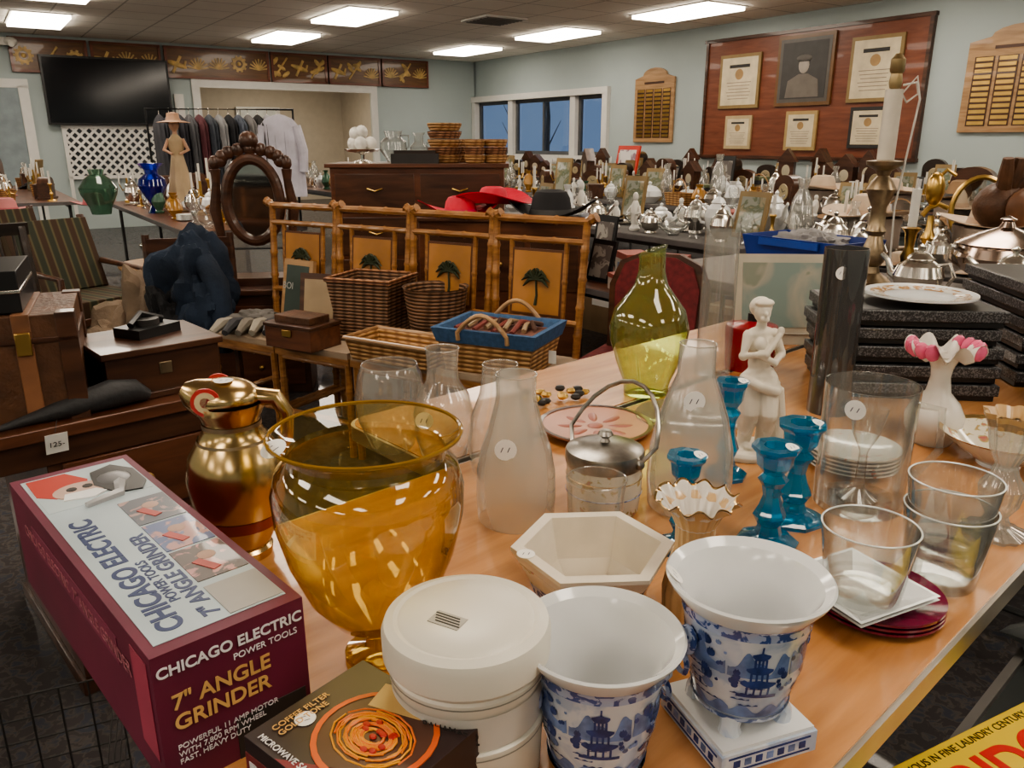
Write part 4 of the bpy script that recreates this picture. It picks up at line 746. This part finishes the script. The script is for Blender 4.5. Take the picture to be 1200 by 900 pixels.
b=B(); b.box((0,0,.045),(.26,.18,.09),MWOOD); b.box((0,0,.098),(.27,.19,.016),DWOOD); b.box((0,-.096,.07),(.05,.006,.03),BRASS); b.box((0,0,.12),(.2,.12,.03),LEATH); b.done('wooden_box',(ch[2][0]-.14,ch[2][1]-.14,.465),-pi/6,.003)
def lean(name,loc,rz,w,h,f,c):
    b=B(); b.box((0,0,h/2),(w,.02,h),f,(-.2,0,0)); b.box((0,-.012,h/2),(w-.05,.004,h-.05),c,(-.2,0,0)); return b.done(name,loc,rz)
fo=lean('chalkboard_sign',(ch[3][0]+.10,ch[3][1]+.10,.463),-.6,.2,.30,LWOOD,P((.05,.07,.06),.7)); text(fo,'sign_text','BOI',(-.055,-.045,.17),.045,P((.4,.4,.38),.7),(pi/2-.2,0,0))
lean('picture_frame',(ch[3][0]+.24,ch[3][1]-.06,.463),-.3,.2,.26,DWOOD,P((.36,.27,.17),.7))
b=B(); 
for i in range(5): b.tube([(-.1+i*.05,0,.03),(-.12+i*.055,-.07,.045),(-.14+i*.06,-.15,.02)],[.03,.026,.015],P([(.30,.27,.22),(.05,.05,.055),(.18,.16,.13)][i%3],.8),8)
b.blob((0,.05,.03),(.14,.08,.05),P((.12,.11,.1),.8),.4,3.,3); b.done('work_gloves',(ch[3][0]-.07,ch[3][1]-.08,.468),0)
b=B(); b.box((0,0,.455),(.84,.34,.91),MWOOD); b.box((0,0,.92),(.88,.38,.02),DWOOD)
for i in (-1,0,1): b.box((i*.27,-.173,.7),(.24,.01,.28),DWOOD); b.sph((i*.27,-.185,.7),.012,BRASS,8)
b.done('side_cabinet',(-.04,4.22,0),-.1,.003)
put('hat|red',(-.27,4.24,.93),.2,.95); put('hat|red',(-.10,4.30,.98),1.2,.9); put('hat|black',(.20,4.15,.93),-.2,1.2); 
b=B(); RU=M('red_upholstery',(.15,.02,.022),.8,var=.3,scale=40)
pts=[(-.2,0),(.2,0),(.21,.3),(.17,.4),(.08,.44),(-.08,.44),(-.17,.4),(-.21,.3)]
b.prism(pts,-.03,.03,DWOOD,None,(0,.2,.42),(pi/2-.12,0,0)); b.prism([(x*.85,.03+y*.9) for x,y in pts],-.045,.045,RU,None,(0,.2,.42),(pi/2-.12,0,0))
b.box((0,0,.42),(.44,.42,.08),RU); b.box((0,0,.37),(.46,.44,.04),DWOOD)
for sx in (-.2,.2):
    for sy in (-.19,.19): b.tube([(sx,sy,0),(sx,sy,.37)],[.014,.022],DWOOD,8)
b.done('upholstered_chair',(.50,3.06,0),-.5,.006)
b=B(); b.box((0,0,.57),(1.1,.48,1.14),MWOOD); b.box((0,0,1.15),(1.16,.52,.025),MWOOD)
for i in range(4):
    for j in (-1,1): b.box((j*.27,-.243,.17+i*.27),(.5,.012,.24),DWOOD); b.tube([(j*.27-.05,-.25,.2+i*.27),(j*.27,-.27,.185+i*.27),(j*.27+.05,-.25,.2+i*.27)],.006,BRASS,6)
b.done('dresser',(-.60,5.42,0),0,.004)
zt=1.1625
def bstack(x,y,n,r):
    b=B()
    for i in range(n): b.lathe([(r*.85,i*.05),(r,i*.05+.03),(r*1.02,i*.05+.046),(r*.9,i*.05+.048),(r*.8,i*.05)],WICKR if i%2 else WICKL,seg=24)
    b.lathe([(0,.001),(r*.85,.001)],WICKR,seg=24); b.lathe([(0,n*.05-.01),(r*.95,n*.05-.01)],WICKL,seg=24); b.done('nested_basket_stack',(x,y,zt))
bstack(-.44,5.42,5,.11); bstack(-.24,5.36,3,.07); bstack(-.36,5.60,3,.07); bstack(-.11,5.40,3,.08)
b=B(); b.box((0,0,.03),(.3,.2,.06),DK); b.box((0,0,.07),(.26,.18,.02),BLKW); b.done('black_case',(-.62,5.28,zt),.1)
b=B(); b.lathe([(0,0),(.06,0),(.055,.01),(.012,.02),(.012,.05),(.03,.06),(.1,.07),(.12,.085),(.1,.08),(0,.07)],SILVER,seg=28)
for x,y,z in ((-.055,0,.12),(.055,0,.12),(0,.05,.12),(0,-.045,.12),(0,0,.19),(-.04,0,.18)): b.sph((x,y,z),(.042,.042,.045),WHITE,14)
b.done('silver_centerpiece_with_ornaments',(-.98,5.42,zt))
JG=GLASS('cut_crystal',(.85,.86,.85),(.35,.36,.35),.15,(.7,.7,.68))
b=B(); b.lathe([(0,0),(.04,0),(.05,.02),(.09,.08),(.085,.13),(.05,.16),(.06,.2)],JG,seg=28); b.tube([(.05,0,.17),(.1,0,.17),(.1,0,.1),(.08,0,.08)],.006,JG,6); b.done('glass_jug',(-.78,5.45,zt))
b=B(); b.lathe([(0,0),(.03,0),(.06,.06),(.06,.1),(.03,.13),(.03,.17),(.045,.19)],JG,seg=24); b.tube([(.05,0,.12),(.09,0,.12),(.09,0,.06),(.06,0,.05)],.006,JG,6); b.done('glass_jug',(-.62,5.52,zt))
# ------------------------------------------------------------------ left foreground desk
dx,dy=-.725,1.921
b=B(); DL,DD,DZ=1.5,.62,.70
b.box((-DL/2,DD/2,DZ-.015),(DL+.04,DD+.04,.03),MWOOD); b.box((-DL/2,DD/2,DZ-.06),(DL,DD,.07),DWOOD)
for x0 in (-.22,-DL+.22):
    b.box((x0,DD/2,.34),(.4,DD-.02,.6),DWOOD)
    for i in range(3): b.box((x0,.006,.14+i*.19),(.34,.015,.165),MWOOD); b.lathe([(0,0),(.014,0),(.018,.014),(0,.02)],BRASS,(x0,-.002,.14+i*.19),12,(pi/2,0,0))
    b.box((x0,DD/2,.02),(.42,DD,.04),DWOOD)
desk=b.done('kneehole_desk',(dx,dy,0),TA,.003)
def DP(x,y): return (dx+.737*x-.676*y, dy+.676*x+.737*y)
b=B(); b.box((0,0,.06),(.27,.24,.10),DWOOD); b.box((0,0,.118),(.29,.26,.016),DWOOD); b.box((0,0,.008),(.29,.26,.016),DWOOD); b.box((0,-.122,.07),(.03,.004,.03),DBRASS); b.done('wooden_box',(*DP(-.125,.165),DZ+.001),TA,.003)
b=B(); b.box((0,0,.012),(.13,.09,.024),BLACK); b.tube([(-.05,0,.03),(0,.02,.05),(.05,0,.03)],.009,BLACK,6); b.cyl((0,0,.024),.03,.016,DK,16); b.done('hole_punch',(*DP(-.11,.19),DZ+.127),TA+.4)
b=B(); b.box((0,0,.12),(.5,.3,.24),LEATH); b.box((0,-.0,.185),(.51,.31,.012),DWOOD)
for x in (-.15,.15): b.box((x,0,.12),(.035,.306,.246),LEATHL); b.box((x,-.157,.18),(.03,.01,.05),BRASS)
for sx in (-1,1):
    for sy in (-1,1): b.box((sx*.235,sy*.135,.12),(.04,.04,.246),DWOOD)
b.tube([(-.06,-.155,.14),(-.05,-.185,.14),(.05,-.185,.14),(.06,-.155,.14)],.008,LEATHL,8); b.done('leather_trunk',(*DP(-.515,.22),DZ+.001),TA-.3,.006)
b=B(); b.box((0,0,.045),(.38,.27,.09),BLACK); b.box((0,0,.046),(.385,.275,.008),SILVER); b.tube([(-.05,-.135,.05),(-.04,-.17,.05),(.04,-.17,.05),(.05,-.135,.05)],.006,DK,8); b.done('black_instrument_case',(*DP(-.545,.24),DZ+.2445),TA-.3,.008)
b=B(); b.tube([(-.16,-.02,.008),(-.08,0,.014),(.0,0,.026),(.08,.01,.034),(.13,.015,.03),(.16,.02,.012)],[.006,.014,.026,.034,.028,.014],M('black_pouch',(.03,.03,.032),.6,bump=.3),12); b.tube([(-.3,0,.006),(-.2,.01,.007),(-.15,-.02,.009)],.004,GOLD,6); b.done('umbrella_pouch',(*DP(-.34,.02),DZ+.002),TA-.05)
b=B(); b.box((0,0,0),(.045,.0012,.05),PAPER,(.3,0,.0)); b.tube([(0,0,.025),(.01,.01,.05),(.0,.03,.055)],.0008,BLACK,5); tg=b.done('price_tag',(*DP(-.40,-.03),DZ-.035),TA)
text(tg,'tag_text','125-',(-.018,-.004,-.006),.018,DK,(pi/2+.3,0,0))
# ------------------------------------------------------------------ mid-left furniture
b=B(); D=DWOOD
b.tube([(.135*cos(2*pi*i/32),-.02,1.0+.21*sin(2*pi*i/32)) for i in range(32)],.028,D,10,True); b.lathe([(0,0),(1,0)],M('mirror_glass',(.5,.5,.48),.05,1.),(0,-.015,1.0),32,(pi/2,0,0),(.125,.2,1))
for sx in (-1,1):
    b.tube([(sx*.19,0,.55),(sx*.18,0,.8),(sx*.2,0,.95),(sx*.18,0,1.1),(sx*.18,0,1.16)],[.025,.02,.03,.02,.028],D,10); b.sph((sx*.18,0,1.19),(.03,.03,.04),D,10); b.tube([(sx*.2,0,1.0),(sx*.14,0,1.0)],.015,D,8)
    b.tube([(sx*.19,0,.66),(sx*.25,-.1,.70),(sx*.27,-.2,.66)],.022,D,8)
for i in range(9):
    a=pi*i/8; b.sph((.15*cos(a),0,1.2+.06*sin(a)),(.035,.025,.035),D,10)
b.sph((0,0,1.30),(.05,.03,.05),D,12); b.box((0,0,.56),(.46,.2,.09),D); b.box((0,-.06,.27),(.5,.32,.54),D); b.box((0,-.06,.55),(.54,.36,.03),D)
for z in (.15,.38): b.box((0,-.225,z),(.44,.01,.2),MWOOD); b.sph((0,-.235,z),.015,BRASS,8)
b.done('dressing_mirror',(-1.36,4.28,0),.15,.003)
NC=M('navy_coat',(.012,.022,.042),.9,bump=.8,scale=5,var=.4); b=B(); b.blob((0,0,.16),(.17,.15,.24),NC,.8,1.5,4); b.blob((.08,-.1,.06),(.12,.10,.16),NC,.8,1.9,8); b.blob((-.1,-.1,.05),(.10,.1,.14),M('black_coat',(.012,.012,.014),.9,bump=.8,scale=5),.8,2.0,2)
b.tube([(.08,-.05,.32),(.16,-.12,.22),(.18,-.15,.06),(.17,-.16,-.1)],[.05,.055,.05,.045],NC,12); b.done('draped_coat',(-1.56,3.86,.43))
b=B(); b.box((0,0,.405),(.44,.40,.03),DWOOD)
for sx in (-.2,.2):
    for sy in (-.18,.18): b.tube([(sx,sy,0),(sx,sy,.4)],.018,DWOOD,8)
    b.tube([(sx,.18,.4),(sx,.22,.85)],.018,DWOOD,8)
b.box((0,.21,.78),(.4,.02,.1),DWOOD); b.done('side_chair',(-1.58,3.86,0),.3)
TB=M('tan_blanket',(.20,.145,.10),.9,bump=.8,scale=5,var=.3); b=B(); b.blob((0,0,.14),(.26,.24,.46),TB,.8,1.5,1); b.blob((-.15,-.12,.1),(.2,.18,.26),TB,.8,1.9,5); b.tube([(.05,-.1,.5),(.12,-.22,.3),(.1,-.28,.02)],[.06,.08,.09],TB,12); b.done('blanket_pile',(-1.98,4.30,0.0))
b=B(); b.lathe([(0,.57),(.25,.57),(.26,.585),(.25,.6),(0,.6)],LWOOD,seg=32); b.lathe([(.03,.04),(.04,.2),(.025,.3),(.04,.45),(.03,.57)],LWOOD,seg=16)
for i in range(3): a=i*2.1; b.tube([(0,0,.1),(.12*cos(a),.12*sin(a),.08),(.2*cos(a),.2*sin(a),.014)],.018,LWOOD,8)
b.done('pedestal_table',(-2.10,4.80,0)); put('glass_bowl',(-2.10,4.80,.6),0,1.3)
STR,nt,o=_new('striped_fabric'); p=N(nt,'ShaderNodeBsdfPrincipled',Roughness=.8); wv=N(nt,'ShaderNodeTexWave',Scale=3.5); nt.links.new(coords(nt),wv.inputs[0]); nt.links.new(ramp(nt,wv.outputs['Fac'],[(.2,(.03,.035,.02)),(.5,(.12,.10,.05)),(.8,(.05,.025,.012))]),p.inputs['Base Color']); nt.links.new(p.outputs[0],o.inputs[0])
def strch(loc,rz,s=1):
    b=B(); b.box((0,0,.42),(.5,.48,.1),STR); b.box((0,.26,.66),(.48,.07,.42),STR,(-.35,0,0)); b.box((0,0,.36),(.52,.5,.04),DWOOD)
    for sx in (-1,1):
        b.tube([(sx*.24,-.22,0),(sx*.24,-.22,.6),(sx*.24,.2,.62)],.02,DWOOD,8); b.tube([(sx*.24,.22,0),(sx*.24,.36,.88)],.022,DWOOD,8)
    b.done('striped_armchair',loc,rz,.01)
strch((-2.42,4.45,0),1.0); strch((-3.15,5.1,0),.9)
b=B()
for sx in (-.24,.24):
    b.tube([(sx,-.2,0),(sx,-.2,.42)],.02,BLKW,8); b.tube([(sx,.2,0),(sx,.22,.42),(sx,.32,.88)],.022,BLKW,8)
b.box((0,0,.43),(.54,.48,.05),BLKW); b.box((0,-.01,.47),(.5,.44,.05),M('black_cushion',(.02,.02,.022),.8)); b.box((0,.32,.87),(.54,.03,.06),BLKW); b.box((0,.25,.56),(.5,.025,.04),BLKW)
for i in range(7): x=-.2+i*.066; b.tube([(x,.25,.56),(-x*.8,.315,.86)],.008,BLKW,6); b.tube([(x,.25,.56),(x,.315,.86)],.007,BLKW,6)
b.done('lattice_back_chair',(-2.45,3.72,0),.8)
b=B(); b.lathe([(0,0),(.06,0),(.05,.02),(.03,.06),(.07,.13),(.11,.21),(.1,.26),(.05,.3),(.05,.33),(.1,.38)],COBALT,seg=36); b.done('cobalt_blue_vase',(-2.85,6.48,.75))
b=B(); b.lathe([(0,0),(.07,0),(.08,.05),(.13,.15),(.14,.2),(.09,.27),(.05,.3),(.06,.34)],LGREEN,seg=36); b.done('green_glass_vase',(-3.22,6.35,.75))
b=B(); DR=P((.44,.33,.2),.5); SK=P((.5,.3,.2),.5)
b.lathe([(0,0),(.12,0),(.13,.01),(.1,.1),(.07,.3),(.05,.42),(.045,.45),(.06,.5),(.055,.56),(.02,.6)],DR,seg=40,fn=lambda r,z,t:(r*(1+(.07*sin(9*t) if z<.35 else 0)),z))
b.tube([(0,0,.59),(0,0,.63)],.018,SK,10); b.sph((0,-.005,.67),(.038,.042,.05),SK,16); b.sph((0,-.048,.665),(.006,.008,.01),SK,8); b.sph((0,.015,.68),(.044,.042,.05),P((.2,.09,.04),.6),14)
b.tube([(-.05,0,.56),(-.09,-.03,.48),(-.03,-.08,.45)],[.018,.014,.01],SK,8); b.tube([(.05,0,.56),(.09,-.03,.48),(.03,-.08,.45)],[.018,.014,.01],SK,8)
b.lathe([(.13,.69),(.06,.705),(.05,.72),(.045,.76),(0,.77)],P((.42,.26,.17),.6),seg=28); b.done('lady_figurine',(-2.70,6.66,.75),.3)
for q in ((-3.4,6.6),(-3.75,6.0)): put('hat|pink',(q[0],q[1],.80),.5,.9)
# clothes rack
b=B(); b.tube([(-.75,0,.1),(-.75,0,1.62),(.75,0,1.62),(.75,0,.1)],.016,BLACK,8)
for sx in (-.75,.75): b.tube([(sx,-.25,.05),(sx,.25,.05)],.016,BLACK,8); [b.sph((sx,sy,.03),.03,DK,8) for sy in (-.25,.25)]
b.tube([(-.75,0,.15),(.75,0,.15)],.012,BLACK,8)
cols=[(.05,.05,.06),(.18,.18,.19),(.04,.04,.05),(.10,.10,.11),(.12,.04,.05),(.07,.08,.1),(.3,.3,.31),(.03,.03,.035),(.12,.14,.18),(.25,.24,.24),(.05,.05,.05),(.5,.5,.54),(.52,.5,.58)]
for i,c in enumerate(cols):
    x=-.62+i*.1; L=.75+random.random()*.2; mt=P(c,.85)
    b.lathe([(.0,1.57),(.05,1.56),(.14,1.52),(.21,1.46),(.225,1.3),(.225,1.56-L),(0,1.56-L)],mt,(x,0,0),40,(0,0,.5),(.24,1,1),lambda r,z,t:(r*(1+.1*sin(11*t+z*3)),z)); b.tube([(x,0,1.55),(x,0,1.6),(x,.015,1.63)],.003,SILVER,5)
SH=P((.56,.54,.62),.8)
b.lathe([(.0,1.57),(.05,1.56),(.14,1.52),(.2,1.44),(.22,1.2),(.23,.72),(0,.72)],SH,(.62,-.16,0),48,(0,0,0),(1,.22,1),lambda r,z,t:(r*(1+.06*sin(9*t+z*3)),z)); b.tube([(.45,-.16,1.45),(.39,-.17,1.2),(.41,-.18,.98)],[.05,.05,.045],SH,10); b.tube([(.79,-.16,1.45),(.85,-.17,1.2),(.84,-.18,.98)],[.05,.05,.045],SH,10)
b.done('clothes_rack',(-3.10,8.9,0),.15)
# yellow game box & lower case
b=B(); b.box((0,0,.54),(1.0,.7,.04),P((.05,.055,.055),.35)); 
for y in (-.345,.345): b.box((0,y,.545),(1.02,.012,.052),P((.16,.15,.14),.4))
for x in (-.5,.5): b.box((x,0,.545),(.012,.7,.052),P((.16,.15,.14),.4))
for sx in (-.46,.46):
    for sy in (-.3,.3): b.box((sx,sy,.26),(.04,.04,.52),DK)
b.done('display_case',(.82,.60,0),TA)
yb=B(); YEL=M('yellow_print',(.70,.50,.04),.4,var=.04); yb.box((.2,-.12,.018),(.40,.24,.036),YEL)
yo=yb.done('board_game_box',(.42,.745,.562),math.atan2(.45,.89),.001)
text(yo,'title_text','BRIDGE',(.03,-.085,.0365),.075,P((.6,.02,.02),.4),(0,0,0),bold=.002); text(yo,'sub_text','FAMOUS IN FINE LAUNDRY CENTURY',(.02,-.018,.0365),.014,BLACK)
b=B(); b.blob((0,0,.04),(.18,.14,.1),M('grey_cloth',(.13,.14,.14),.9,bump=.6,scale=5),.7,2.,3); b.done('folded_cloth',(.95,.95,.562))
b=B(); 
for i in range(9):
    b.tube([(-.2+i*.05,-.15,0),(-.2+i*.05,-.15,.3)],.002,DK,5); b.tube([(-.2+i*.05,.15,0),(-.2+i*.05,.15,.3)],.002,DK,5)
for i in range(7):
    z=i*.05; b.tube([(-.2,-.15,z),(.2,-.15,z),(.2,.15,z),(-.2,.15,z)],.002,DK,5,True)
b.done('wire_crate',(-.90,1.10,0.003),.4)
# ------------------------------------------------------------------ camera
try:
    sc.view_settings.look='AgX - Medium High Contrast'; sc.view_settings.exposure=.0
except Exception: pass
cam=bpy.data.cameras.new('camera'); co=bpy.data.objects.new('camera',cam); COL.objects.link(co); co.location=(0,0,1.3); co.rotation_euler=(pi/2-math.atan(285/930),0,0)
cam.sensor_width=36; cam.lens=27.9; cam.clip_start=.02; sc.camera=co
